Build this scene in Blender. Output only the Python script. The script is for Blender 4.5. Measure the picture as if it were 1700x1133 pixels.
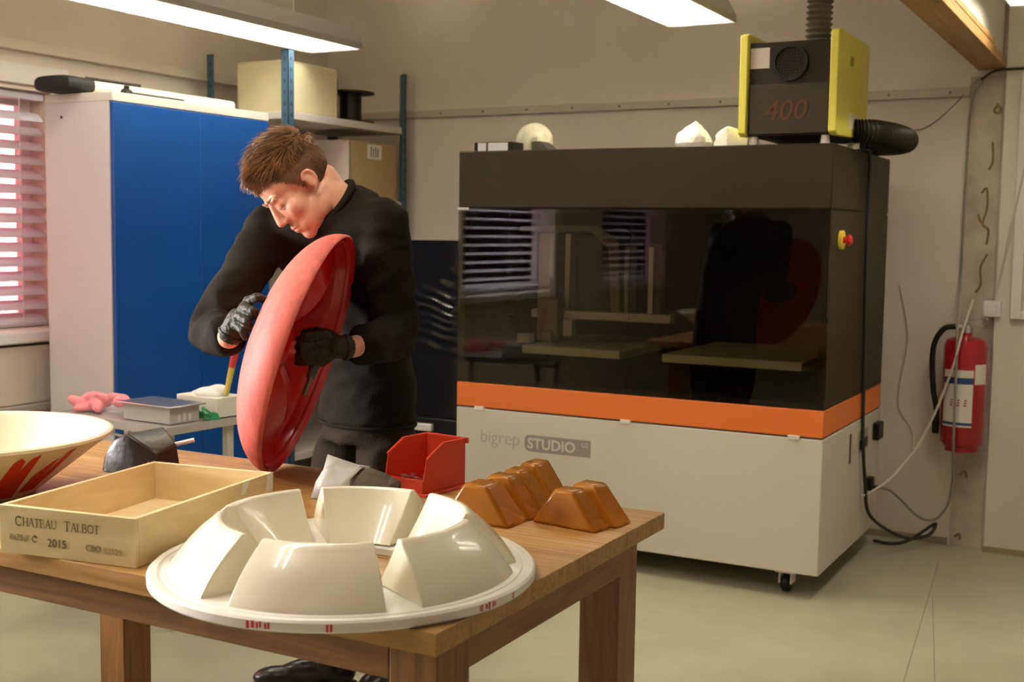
import bpy, bmesh, math, random
from mathutils import Vector, Matrix, Quaternion
random.seed(7)
S = bpy.context.scene
COL = S.collection
for o in list(bpy.data.objects):
    bpy.data.objects.remove(o)
PI = math.pi

# ---------------------------------------------------------------- camera
cam_d = bpy.data.cameras.new('camera')
cam = bpy.data.objects.new('camera', cam_d)
COL.objects.link(cam)
YAW, PITCH, ROLL, CAMH = 0.4966, 0.0889, 0.0139, 1.36
fwd = Vector((-math.sin(YAW) * math.cos(PITCH), math.cos(YAW) * math.cos(PITCH), -math.sin(PITCH)))
rgt0 = Vector((math.cos(YAW), math.sin(YAW), 0))
up0 = rgt0.cross(fwd)
rgt = math.cos(ROLL) * rgt0 + math.sin(ROLL) * up0
upv = -math.sin(ROLL) * rgt0 + math.cos(ROLL) * up0
cam.matrix_world = Matrix(((rgt.x, upv.x, -fwd.x, 0), (rgt.y, upv.y, -fwd.y, 0), (rgt.z, upv.z, -fwd.z, CAMH), (0, 0, 0, 1)))
cam_d.sensor_fit = 'HORIZONTAL'
cam_d.sensor_width = 36
cam_d.lens = 2009 / 1700 * 36
cam_d.clip_start = 0.05
cam_d.dof.use_dof = True
cam_d.dof.focus_distance = 2.75
cam_d.dof.aperture_fstop = 5.6
S.camera = cam

# ---------------------------------------------------------------- world, daylight, exposure
W = bpy.data.worlds.new('sky')
S.world = W
W.use_nodes = True
bg = W.node_tree.nodes['Background']
bg.inputs[0].default_value = (0.86, 0.93, 1.0, 1)
bg.inputs[1].default_value = 9.0
S.view_settings.view_transform = 'Standard'
S.view_settings.look = 'None'
S.view_settings.exposure = 0.3
S.view_settings.gamma = 1.0
S.view_settings.use_curve_mapping = False


def area_light(name, loc, direction, sx, sy, power, col):
    d = bpy.data.lights.new(name, 'AREA')
    d.shape = 'RECTANGLE'
    d.size = sx
    d.size_y = sy
    d.energy = power
    d.color = col
    o = bpy.data.objects.new(name, d)
    COL.objects.link(o)
    o.location = loc
    o.rotation_euler = Vector(direction).to_track_quat('-Z', 'Y').to_euler()
    return o


# daylight falling through the three openings of the left wall
WINS = [(2.30, 3.67), (0.35, 1.75), (-2.0, -0.55)]
WZ0, WZ1 = 0.93, 1.93
XW = -4.25      # inner face of the left wall
YB = 5.606      # inner face of the back wall
for i, (a, b) in enumerate(WINS):
    if i == 0:
        continue
    area_light('daylight', (XW - 0.34, (a + b) / 2, 1.47), (1, 0, -0.12), 0.95, b - a - 0.1, (0, 430, 60)[i], (1.0, 0.99, 0.99))


# ---------------------------------------------------------------- materials
MATS = {}


def mat(name, col, rough=0.5, metal=0.0, spec=0.5, var=0.0, vscale=8.0, bump=0.0, bscale=60.0, coat=0.0, stretch=None,
        col2=None, emit=None, estr=0.0, trans=0.0, alpha=1.0, ior=1.45, sss=0.0, detail=4.0, contrast=(0.3, 0.7)):
    if name in MATS:
        return MATS[name]
    m = bpy.data.materials.new(name)
    m.use_nodes = True
    nt = m.node_tree
    N, Lk = nt.nodes, nt.links
    p = N['Principled BSDF']
    p.inputs['Base Color'].default_value = (*col, 1)
    p.inputs['Roughness'].default_value = rough
    p.inputs['Metallic'].default_value = metal
    p.inputs['Specular IOR Level'].default_value = spec
    p.inputs['Coat Weight'].default_value = coat
    p.inputs['Transmission Weight'].default_value = trans
    p.inputs['IOR'].default_value = ior
    p.inputs['Alpha'].default_value = alpha
    if sss:
        p.inputs['Subsurface Weight'].default_value = sss
        p.inputs['Subsurface Radius'].default_value = (0.02, 0.008, 0.004)
    if emit:
        p.inputs['Emission Color'].default_value = (*emit, 1)
        p.inputs['Emission Strength'].default_value = estr
    tc = N.new('ShaderNodeTexCoord')
    mp = N.new('ShaderNodeMapping')
    Lk.new(tc.outputs['Object'], mp.inputs[0])
    if stretch:
        mp.inputs['Scale'].default_value = stretch
    if var or col2:
        nz = N.new('ShaderNodeTexNoise')
        nz.inputs['Scale'].default_value = vscale
        nz.inputs['Detail'].default_value = detail
        Lk.new(mp.outputs[0], nz.inputs['Vector'])
        cr = N.new('ShaderNodeValToRGB')
        c2 = col2 or tuple(min(1, c * (1 + var)) for c in col)
        c1 = col if col2 else tuple(c * (1 - var) for c in col)
        cr.color_ramp.elements[0].position = contrast[0]
        cr.color_ramp.elements[1].position = contrast[1]
        cr.color_ramp.elements[0].color = (*c1, 1)
        cr.color_ramp.elements[1].color = (*c2, 1)
        Lk.new(nz.outputs[0], cr.inputs[0])
        Lk.new(cr.outputs[0], p.inputs['Base Color'])
    if bump:
        nb = N.new('ShaderNodeTexNoise')
        nb.inputs['Scale'].default_value = bscale
        nb.inputs['Detail'].default_value = 5
        Lk.new(mp.outputs[0], nb.inputs['Vector'])
        bp = N.new('ShaderNodeBump')
        bp.inputs['Strength'].default_value = bump
        bp.inputs['Distance'].default_value = 0.01
        Lk.new(nb.outputs[0], bp.inputs['Height'])
        Lk.new(bp.outputs[0], p.inputs['Normal'])
    MATS[name] = m
    return m


def wood(name, c1, c2, grain=(1, 14, 14), scale=3.0, rough=0.45, bump=0.12, knots=True):
    m = bpy.data.materials.new(name)
    m.use_nodes = True
    nt = m.node_tree
    N, Lk = nt.nodes, nt.links
    p = N['Principled BSDF']
    p.inputs['Roughness'].default_value = rough
    tc = N.new('ShaderNodeTexCoord')
    mp = N.new('ShaderNodeMapping')
    mp.inputs['Scale'].default_value = grain
    Lk.new(tc.outputs['Object'], mp.inputs[0])
    nz = N.new('ShaderNodeTexNoise')
    nz.inputs['Scale'].default_value = scale
    nz.inputs['Detail'].default_value = 8
    nz.inputs['Distortion'].default_value = 1.2
    Lk.new(mp.outputs[0], nz.inputs['Vector'])
    cr = N.new('ShaderNodeValToRGB')
    cr.color_ramp.elements[0].position = 0.3
    cr.color_ramp.elements[1].position = 0.72
    cr.color_ramp.elements[0].color = (*c1, 1)
    cr.color_ramp.elements[1].color = (*c2, 1)
    Lk.new(nz.outputs[0], cr.inputs[0])
    last = cr.outputs[0]
    if knots:
        vo = N.new('ShaderNodeTexVoronoi')
        vo.inputs['Scale'].default_value = 3.1
        mp2 = N.new('ShaderNodeMapping')
        mp2.inputs['Scale'].default_value = tuple(max(1.0, g * 0.13) for g in grain)
        Lk.new(tc.outputs['Object'], mp2.inputs[0])
        Lk.new(mp2.outputs[0], vo.inputs['Vector'])
        c3 = N.new('ShaderNodeValToRGB')
        c3.color_ramp.elements[0].position = 0.04
        c3.color_ramp.elements[1].position = 0.13
        c3.color_ramp.elements[0].color = (0.35, 0.28, 0.22, 1)
        c3.color_ramp.elements[1].color = (1, 1, 1, 1)
        Lk.new(vo.outputs[0], c3.inputs[0])
        mx = N.new('ShaderNodeMix')
        mx.data_type = 'RGBA'
        mx.blend_type = 'MULTIPLY'
        mx.inputs['Factor'].default_value = 0.8
        Lk.new(last, mx.inputs['A'])
        Lk.new(c3.outputs[0], mx.inputs['B'])
        last = mx.outputs['Result']
    Lk.new(last, p.inputs['Base Color'])
    bp = N.new('ShaderNodeBump')
    bp.inputs['Strength'].default_value = bump
    bp.inputs['Distance'].default_value = 0.004
    Lk.new(nz.outputs[0], bp.inputs['Height'])
    Lk.new(bp.outputs[0], p.inputs['Normal'])
    MATS[name] = m
    return m


def glass_mat(name, tint, refl_rough=0.02, ior=1.5):
    m = bpy.data.materials.new(name)
    m.use_nodes = True
    nt = m.node_tree
    N, Lk = nt.nodes, nt.links
    N.remove(N['Principled BSDF'])
    out = N['Material Output']
    tr = N.new('ShaderNodeBsdfTransparent')
    tr.inputs[0].default_value = (*tint, 1)
    gl = N.new('ShaderNodeBsdfGlossy')
    gl.inputs['Roughness'].default_value = refl_rough
    fr = N.new('ShaderNodeFresnel')
    fr.inputs['IOR'].default_value = ior
    mx = N.new('ShaderNodeMixShader')
    Lk.new(fr.outputs[0], mx.inputs[0])
    Lk.new(tr.outputs[0], mx.inputs[1])
    Lk.new(gl.outputs[0], mx.inputs[2])
    Lk.new(mx.outputs[0], out.inputs['Surface'])
    MATS[name] = m
    return m


# ---------------------------------------------------------------- mesh builder
class MB:
    def __init__(self):
        self.v = []
        self.f = []

    def add(self, verts, faces):
        n = len(self.v)
        self.v += [Vector(v) for v in verts]
        self.f += [tuple(i + n for i in f) for f in faces]
        return self

    def box(self, x0, x1, y0, y1, z0, z1):
        return self.add([(x0, y0, z0), (x1, y0, z0), (x1, y1, z0), (x0, y1, z0), (x0, y0, z1), (x1, y0, z1), (x1, y1, z1), (x0, y1, z1)],
                        [(0, 3, 2, 1), (4, 5, 6, 7), (0, 1, 5, 4), (1, 2, 6, 5), (2, 3, 7, 6), (3, 0, 4, 7)])

    def obox(self, c, size, M):
        sx, sy, sz = (s / 2 for s in size)
        vs = [(-sx, -sy, -sz), (sx, -sy, -sz), (sx, sy, -sz), (-sx, sy, -sz), (-sx, -sy, sz), (sx, -sy, sz), (sx, sy, sz), (-sx, sy, sz)]
        return self.add([Vector(c) + M @ Vector(v) for v in vs], [(0, 3, 2, 1), (4, 5, 6, 7), (0, 1, 5, 4), (1, 2, 6, 5), (2, 3, 7, 6), (3, 0, 4, 7)])

    def bar(self, p0, p1, w, h):
        p0, p1 = Vector(p0), Vector(p1)
        d = p1 - p0
        q = d.to_track_quat('Y', 'Z').to_matrix()
        return self.obox((p0 + p1) / 2, (w, d.length, h), q)

    def rings(self, rings, caps=True, closed=False):
        n = len(rings[0])
        vs = [p for r in rings for p in r]
        fs = []
        m = len(rings)
        for i in range(m if closed else m - 1):
            a, b = i * n, ((i + 1) % m) * n
            for k in range(n):
                k2 = (k + 1) % n
                fs.append((a + k, a + k2, b + k2, b + k))
        if caps and not closed:
            fs.append(tuple(reversed(range(n))))
            fs.append(tuple(range((m - 1) * n, m * n)))
        return self.add(vs, fs)

    def tube(self, pts, r, seg=10, caps=True, closed=False):
        pts = [Vector(p) for p in pts]
        rs = r if isinstance(r, (list, tuple)) else [r] * len(pts)
        rg = []
        up = Vector((0.013, 0.021, 1))
        prev = None
        for i, p in enumerate(pts):
            if closed:
                t = pts[(i + 1) % len(pts)] - pts[i - 1]
            else:
                t = pts[min(i + 1, len(pts) - 1)] - pts[max(i - 1, 0)]
            t.normalize()
            if prev is None:
                a = t.orthogonal().normalized()
            else:
                a = (prev - t * prev.dot(t)).normalized()
            prev = a
            b = t.cross(a)
            rg.append([p + (a * math.cos(2 * PI * k / seg) + b * math.sin(2 * PI * k / seg)) * rs[i] for k in range(seg)])
        return self.rings(rg, caps, closed)

    def cyl(self, p0, p1, r0, r1=None, seg=24):
        return self.tube([p0, p1], [r0, r0 if r1 is None else r1], seg)

    def lathe(self, prof, seg=48, c=(0, 0, 0), M=None, a0=0.0, a1=2 * PI, closed_prof=False):
        """prof: (radius, height) about local z; full turn unless a0/a1 given"""
        full = abs(a1 - a0 - 2 * PI) < 1e-6
        n = seg if full else seg + 1
        M = M or Matrix.Identity(3)
        vs = []
        for k in range(n):
            a = a0 + (a1 - a0) * k / seg
            for (r, h) in prof:
                vs.append(Vector(c) + M @ Vector((r * math.cos(a), r * math.sin(a), h)))
        P = len(prof)
        fs = []
        for k in range(seg):
            k2 = (k + 1) % n
            for j in range(P if closed_prof else P - 1):
                j2 = (j + 1) % P
                fs.append((k * P + j, k2 * P + j, k2 * P + j2, k * P + j2))
        if closed_prof and not full:
            fs.append(tuple(range(P)))
            fs.append(tuple(reversed(range((n - 1) * P, n * P))))
        return self.add(vs, fs)

    def prism(self, poly, ax, t0, t1):
        """polygon in the plane normal to axis ax ('x','y','z'), extruded t0..t1"""
        def mk(a, b, t):
            return {'x': (t, a, b), 'y': (a, t, b), 'z': (a, b, t)}[ax]
        n = len(poly)
        vs = [mk(a, b, t0) for a, b in poly] + [mk(a, b, t1) for a, b in poly]
        fs = [tuple(range(n)), tuple(range(n, 2 * n))] + [(k, (k + 1) % n, n + (k + 1) % n, n + k) for k in range(n)]
        return self.add(vs, fs)

    def ellipsoid(self, c, r, M=None, seg=16, rg=10):
        M = M or Matrix.Identity(3)
        c = Vector(c)
        vs = [c + M @ Vector((0, 0, -r[2]))]
        for i in range(1, rg):
            t = -PI / 2 + PI * i / rg
            for k in range(seg):
                a = 2 * PI * k / seg
                vs.append(c + M @ Vector((r[0] * math.cos(t) * math.cos(a), r[1] * math.cos(t) * math.sin(a), r[2] * math.sin(t))))
        vs.append(c + M @ Vector((0, 0, r[2])))
        fs = []
        for k in range(seg):
            k2 = (k + 1) % seg
            fs.append((0, 1 + k2, 1 + k))
            for i in range(rg - 2):
                a = 1 + i * seg
                fs.append((a + k, a + k2, a + seg + k2, a + seg + k))
            a = 1 + (rg - 2) * seg
            fs.append((a + k, a + k2, len(vs) - 1))
        return self.add(vs, fs)

    def capsule(self, p0, p1, r0, r1, seg=14):
        p0, p1 = Vector(p0), Vector(p1)
        d = p1 - p0
        L = d.length
        d.normalize()
        pts, rs = [], []
        for i in range(5):
            t = PI / 2 * (1 - i / 4)
            pts.append(p0 - d * r0 * math.sin(t) * 0.999)
            rs.append(max(r0 * math.cos(t), r0 * 0.02))
        for i in range(5):
            t = PI / 2 * i / 4
            pts.append(p1 + d * r1 * math.sin(t) * 0.999)
            rs.append(max(r1 * math.cos(t), r1 * 0.02))
        if L < 1e-5:
            return self.ellipsoid(p0, (r0, r0, r0))
        a = d.orthogonal().normalized()
        b = d.cross(a)
        rg = [[p + (a * math.cos(2 * PI * k / seg) + b * math.sin(2 * PI * k / seg)) * r for k in range(seg)] for p, r in zip(pts, rs)]
        return self.rings(rg)

    def mesh(self, name, smooth=None, inv=None):
        me = bpy.data.meshes.new(name)
        vs = [inv @ v for v in self.v] if inv else self.v
        me.from_pydata([tuple(v) for v in vs], [], self.f)
        bm = bmesh.new()
        bm.from_mesh(me)
        bmesh.ops.recalc_face_normals(bm, faces=bm.faces)
        bm.to_mesh(me)
        bm.free()
        if smooth is not None:
            me.shade_smooth()
            me.set_sharp_from_angle(angle=math.radians(smooth))
        return me


def thing(name, label, cat, loc=(0, 0, 0), rotz=0.0, group=None):
    o = bpy.data.objects.new(name, None)
    o.empty_display_size = 0.05
    COL.objects.link(o)
    o.location = loc
    o.rotation_euler = (0, 0, rotz)
    return tag(o, label, cat, group)


def tag(o, label=None, cat=None, group=None, kind=None):
    if label:
        o['label'] = label
    if cat:
        o['category'] = cat
    if group:
        o['group'] = group
    if kind:
        o['kind'] = kind
    return o


def wmat(o):
    M = Matrix.Translation(o.location) @ o.rotation_euler.to_matrix().to_4x4()
    return wmat(o.parent) @ M if o.parent else M


def obj(name, mb, m, parent=None, world=False, smooth=None, bevel=0.0, seg=2, label=None):
    """one mesh object; world=True: the shape is given in room coordinates"""
    inv = wmat(parent).inverted() if (parent and world) else None
    me = mb.mesh(name, smooth, inv) if isinstance(mb, MB) else mb
    if m is not None:
        me.materials.clear()
        for mm in (m if isinstance(m, (list, tuple)) else [m]):
            me.materials.append(mm)
    o = bpy.data.objects.new(name, me)
    COL.objects.link(o)
    if parent:
        o.parent = parent
    if bevel:
        b = o.modifiers.new('bevel', 'BEVEL')
        b.width = bevel
        b.segments = seg
        b.limit_method = 'ANGLE'
        b.angle_limit = math.radians(35)
        b.harden_normals = False
        if smooth is None:
            me.shade_smooth()
            me.set_sharp_from_angle(angle=math.radians(40))
    if label:
        o['label'] = label
    return o


def struct(name, mb, m, **k):
    o = obj(name, mb, m, **k)
    if not o.parent:
        o['kind'] = 'structure'
    return o


def text_mesh(name, s, size, depth=0.0006, align='LEFT', space=1.0, shear=0.0, bold=0.0):
    c = bpy.data.curves.new(name, 'FONT')
    c.body = s
    c.size = size
    c.extrude = depth
    c.align_x = align
    c.space_character = space
    c.shear = shear
    c.offset = bold
    c.resolution_u = 3
    t = bpy.data.objects.new(name, c)
    COL.objects.link(t)
    dg = bpy.context.evaluated_depsgraph_get()
    me = bpy.data.meshes.new_from_object(t.evaluated_get(dg))
    bpy.data.objects.remove(t)
    bpy.data.curves.remove(c)
    return me


def text(name, s, size, m, parent, M, **k):
    """M: 4x4 in room coordinates, text lies in its xy-plane"""
    me = text_mesh(name, s, size, **k)
    me.transform(wmat(parent).inverted() @ M if parent else M)
    me.materials.clear()
    me.materials.append(m)
    o = bpy.data.objects.new(name, me)
    COL.objects.link(o)
    if parent:
        o.parent = parent
    return o


def frame(o, x, y):
    """4x4 from an origin and the directions of its x and y axes"""
    x, y = Vector(x).normalized(), Vector(y).normalized()
    z = x.cross(y)
    return Matrix(((x.x, y.x, z.x, o[0]), (x.y, y.y, z.y, o[1]), (x.z, y.z, z.z, o[2]), (0, 0, 0, 1)))


def blend(mb, name, voxel, smooth=4, factor=0.5):
    """fuse overlapping shapes into one continuous skin"""
    me = mb.mesh(name)
    o = bpy.data.objects.new(name, me)
    COL.objects.link(o)
    r = o.modifiers.new('r', 'REMESH')
    r.mode = 'VOXEL'
    r.voxel_size = voxel
    if smooth:
        s = o.modifiers.new('s', 'SMOOTH')
        s.iterations = smooth
        s.factor = factor
    dg = bpy.context.evaluated_depsgraph_get()
    res = bpy.data.meshes.new_from_object(o.evaluated_get(dg))
    bpy.data.objects.remove(o)
    res.name = name
    res.shade_smooth()
    return res


def spline(pts, n=8):
    """Catmull-Rom through the points"""
    P = [Vector(p) for p in pts]
    P = [P[0] * 2 - P[1]] + P + [P[-1] * 2 - P[-2]]
    out = []
    for i in range(1, len(P) - 2):
        for k in range(n):
            t = k / n
            a, b, c, d = P[i - 1], P[i], P[i + 1], P[i + 2]
            out.append(0.5 * ((2 * b) + (c - a) * t + (2 * a - 5 * b + 4 * c - d) * t * t + (3 * b - a - 3 * c + d) * t ** 3))
    out.append(P[-2])
    return out


def copy_tree(o, parent=None):
    c = o.copy()
    COL.objects.link(c)
    c.parent = parent
    for ch in [x for x in bpy.data.objects if x.parent == o]:
        copy_tree(ch, c)
    return c
# ================================================================ materials used
wall_m = mat('wall_paint', (0.68, 0.605, 0.50), 0.85, var=0.04, vscale=2.5, bump=0.04, bscale=120)
plaster_m = mat('plaster_strip', (0.47, 0.40, 0.30), 0.9, var=0.22, vscale=7, bump=0.2, bscale=40)
panel_m = mat('wall_panel', (0.66, 0.59, 0.485), 0.7, var=0.03, vscale=3)
floor_m = mat('linoleum', (0.40, 0.39, 0.255), 0.36, var=0.07, vscale=5, bump=0.02, bscale=25, spec=0.45)
ceil_m = mat('ceiling_paint', (0.64, 0.58, 0.48), 0.9)
white_pl = mat('white_plastic', (0.72, 0.68, 0.62), 0.4)
trim_m = mat('rail_paint', (0.50, 0.43, 0.33), 0.6, var=0.08, vscale=10)
pine = wood('bench_wood', (0.27, 0.125, 0.026), (0.47, 0.265, 0.082), grain=(1.2, 16, 16), scale=2.6, rough=0.38)
pine_y = wood('bench_wood_leg_shaded', (0.15, 0.058, 0.009), (0.27, 0.118, 0.024), grain=(16, 16, 1.2), scale=2.6, rough=0.45)  # legs: bench wood darkened, their shade put into the colour
beamwood = wood('beam_wood', (0.28, 0.14, 0.035), (0.42, 0.23, 0.07), grain=(14, 1, 14), scale=3, rough=0.6)
black_pl = mat('black_plastic', (0.010, 0.009, 0.008), 0.4, spec=0.3)
dark_m = mat('dark_metal', (0.03, 0.028, 0.026), 0.5)  # even dark tone for gaps, bolt, label print and black cabinet
steel = mat('brushed_steel', (0.55, 0.55, 0.54), 0.3, metal=1.0)
greysteel = mat('grey_paint_metal', (0.36, 0.37, 0.37), 0.4, metal=0.2)

# ================================================================ setting
mb = MB()
mb.box(-4.7, 3.4, -3.2, YB + 0.25, -0.12, 0)
floor = struct('floor', mb, floor_m)
seam_m = mat('seam_joint', (0.24, 0.225, 0.155), 0.6)
for (a, b) in (((-0.62, 3.42), (-0.79, 5.25)), ((-0.50, 3.42), (-0.73, 4.75))):
    obj('floor_seam', MB().bar((*a, 0.0004), (*b, 0.0004), 0.003, 0.0009), seam_m, floor)

mb = MB()
mb.box(-4.7, 3.4, YB, YB + 0.25, 0, 2.95)
wall_back = struct('wall_back', mb, wall_m)
obj('plaster_strip', MB().box(-0.80, -0.665, YB - 0.006, YB + 0.01, 0, 2.06), plaster_m, wall_back, label='stained bare plaster strip')
stain_m = mat('glue_stain', (0.24, 0.15, 0.05), 0.8, var=0.3, vscale=30)
for pts in ([(-0.69, 1.93), (-0.70, 1.91), (-0.685, 1.90), (-0.675, 1.92), (-0.69, 1.94)], [(-0.70, 1.78), (-0.695, 1.70), (-0.71, 1.66)], [(-0.735, 1.56), (-0.715, 1.58), (-0.71, 1.50), (-0.725, 1.43), (-0.70, 1.40), (-0.705, 1.34)],
            [(-0.745, 1.47), (-0.735, 1.44), (-0.72, 1.43)], [(-0.70, 1.30), (-0.725, 1.24), (-0.72, 1.17), (-0.74, 1.13)], [(-0.77, 0.32), (-0.75, 0.34), (-0.74, 0.31)], [(-0.78, 0.04), (-0.76, 0.055), (-0.755, 0.03)]):
    g = obj('glue_trace', MB().tube(spline([(x, YB - 0.0065, z) for x, z in pts], 6), 0.005, 6), stain_m, wall_back, smooth=60)
# the boxed panelling right of the strip
obj('wall_panel', MB().box(-0.655, 3.35, YB - 0.045, YB + 0.01, 0.02, 2.9), panel_m, wall_back, bevel=0.004)

mb = MB()
ys = [-3.2]
for (a, b) in sorted(WINS):
    mb.box(XW - 0.3, XW, ys[-1], a, 0, 2.95)
    mb.box(XW - 0.3, XW, a, b, 0, WZ0)
    mb.box(XW - 0.3, XW, a, b, WZ1, 2.95)
    ys.append(b)
mb.box(XW - 0.3, XW, ys[-1], YB + 0.25, 0, 2.95)
struct('wall_left', mb, wall_m)
struct('wall_right', MB().box(3.2, 3.4, -3.2, YB, 0, 2.95), wall_m)
struct('wall_front', MB().box(-4.5, 3.4, -3.4, -3.2, 0, 2.95), wall_m)
struct('ceiling', MB().box(-4.7, 3.4, -3.4, YB + 0.25, 2.9, 3.0), ceil_m)

# wooden-soled ceiling beam
bm_ = struct('trim_1', MB().box(-0.765, -0.672, -3.0, YB, 2.135, 2.9), mat('beam_paint', (0.62, 0.58, 0.49), 0.6))
bm_['label'] = 'boxed ceiling beam'
obj('beam_board', MB().box(-0.772, -0.655, -2.9, YB - 0.004, 2.085, 2.125), beamwood, bm_, bevel=0.003)
obj('beam_edge_strip', MB().box(-0.668, -0.655, -2.9, YB - 0.45, 2.127, 2.15), beamwood, bm_, bevel=0.002)

# rails along the walls
screw_m = mat('screw', (0.2, 0.16, 0.1), 0.5, metal=0.6)
r1 = struct('trim_2', MB().box(XW + 0.005, -0.80, YB - 0.02, YB + 0.005, 1.975, 2.015), trim_m, bevel=0.003)
for i in range(13):
    x = -4.0 + i * 0.26
    obj('screw_head', MB().cyl((x, YB - 0.024, 1.995), (x, YB - 0.015, 1.995), 0.006, seg=8), screw_m, r1)
r2 = struct('trim_3', MB().box(XW - 0.002, XW + 0.035, -3.0, YB - 0.03, 2.085, 2.13), panel_m, bevel=0.004)
r3 = struct('trim_4', MB().box(XW - 0.002, XW + 0.02, 2.1, 3.75, 1.95, 2.035), white_pl, bevel=0.004)
struct('baseboard_back', MB().box(XW + 0.005, -0.81, YB - 0.012, YB + 0.01, 0.0, 0.03), mat('skirting', (0.30, 0.25, 0.17), 0.6))
struct('baseboard_right_bay', MB().box(-0.655, 3.2, YB - 0.055, YB - 0.04, 0.0, 0.025), mat('skirting2', (0.33, 0.25, 0.13), 0.6))

# ---- windows in the left wall
frame_m = mat('window_frame_white', (0.78, 0.76, 0.74), 0.35)
slat_m = mat('blind_slat', (0.70, 0.68, 0.76), 0.45)
_n = slat_m.node_tree
_t = _n.nodes.new('ShaderNodeBsdfTranslucent')
_t.inputs[0].default_value = (0.70, 0.68, 0.78, 1)
_x = _n.nodes.new('ShaderNodeMixShader')
_x.inputs[0].default_value = 0.22
_n.links.new(_n.nodes['Principled BSDF'].outputs[0], _x.inputs[1])
_n.links.new(_t.outputs[0], _x.inputs[2])
_n.links.new(_x.outputs[0], _n.nodes['Material Output'].inputs['Surface'])
pane_m = glass_mat('window_glass', (0.96, 0.97, 0.97))
cord_m = mat('blind_cord', (0.7, 0.7, 0.72), 0.6)
wn = 0
for (a, b) in WINS:
    wn += 1
    t = 0.055
    fr = MB()
    x0, x1 = XW - 0.20, XW - 0.13
    fr.box(x0, x1, a, a + t, WZ0, WZ1).box(x0, x1, b - t, b, WZ0, WZ1).box(x0, x1, a + t, b - t, WZ0, WZ0 + t).box(x0, x1, a + t, b - t, WZ1 - t, WZ1)
    w = struct('window_%d' % wn, fr, frame_m, bevel=0.004)
    obj('window_pane', MB().box(XW - 0.168, XW - 0.162, a + t, b - t, WZ0 + t, WZ1 - t), pane_m, w)
    obj('window_sill', MB().box(XW - 0.13, XW + 0.10, a - 0.05, b + 0.08, WZ0 - 0.055, WZ0 - 0.004), frame_m, w, bevel=0.008)
    bl = thing('venetian_blind', ['grey slatted blind in the window beside the white cabinet', 'grey slatted blind reflected in the printer glass, nearer the cabinet',
                                  'grey slatted blind in the window farthest from the cabinet'][wn - 1], 'blind', (XW - 0.055, (a + b) / 2, WZ0), 0, 'window blinds')
    hw = (b - a) / 2 - 0.015
    obj('head_rail', MB().box(-0.025, 0.025, -hw, hw, WZ1 - WZ0 - 0.035, WZ1 - WZ0 - 0.003), slat_m, bl, bevel=0.003)
    ang = math.radians(40 if wn == 1 else 12)
    sm = MB()
    n = 5
    w_ = 0.06
    pts = [(w_ * (k / n - 0.5), 0.006 * (1 - (2 * k / n - 1) ** 2)) for k in range(n + 1)]
    pts = [(x * math.cos(ang) + z * math.sin(ang), -x * math.sin(ang) + z * math.cos(ang)) for x, z in pts]
    poly = pts + [(x, z - 0.0012) for x, z in reversed(pts)]
    me = MB().prism([(x, z) for x, z in poly], 'y', -hw, hw).mesh('slat', 60)
    me.materials.append(slat_m)
    for k in range(15):
        s = bpy.data.objects.new('slat', me)
        COL.objects.link(s)
        s.parent = bl
        s.location = (0, 0, 0.035 + k * 0.0615)
    for y in (-hw * 0.8, 0, hw * 0.8):
        obj('ladder_cord', MB().cyl((0.034, y, 0.0), (0.034, y, WZ1 - WZ0 - 0.03), 0.0016, seg=6), cord_m, bl)
    obj('bottom_rail', MB().box(-0.02, 0.02, -hw, hw, 0.004, 0.016), slat_m, bl, bevel=0.002)

# red facade across the yard, seen between the slats
fac = struct('wall_outside', MB().box(-7.4, -7.2, -7, 10, -1, 5), mat('red_facade', (0.75, 0.16, 0.17), 0.8, var=0.1, vscale=1.5))
# the panelling under the window
lowp = thing('radiator_cover', 'beige panelled radiator cover under the window', 'radiator cover', (XW + 0.05, 2.9, 0), 0)
obj('cover_panel', MB().box(XW + 0.001, XW + 0.075, 2.2, 3.76, 0.62, 0.862), panel_m, lowp, world=True, bevel=0.004)
obj('cover_ledge', MB().box(XW + 0.001, XW + 0.10, 2.2, 3.76, 0.585, 0.618), mat('ledge_beige', (0.44, 0.40, 0.33), 0.6), lowp, world=True, bevel=0.004)  # ledge in a darker beige than the panels
for k in range(3):
    obj('cover_panel', MB().box(XW + 0.001, XW + 0.07, 2.2 + k * 0.525, 2.2 + k * 0.525 + 0.505, 0.06, 0.58), panel_m, lowp, world=True, bevel=0.004)

# ---- ceiling lamps
lamp_house = mat('lamp_housing', (0.42, 0.41, 0.38), 0.45, metal=0.1)
tube_m = mat('lamp_tube', (1, 1, 1), 0.5, emit=(1.0, 0.935, 0.80), estr=44.0)
louv_m = mat('lamp_louvre', (0.85, 0.84, 0.80), 0.3, metal=0.0)


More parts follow.
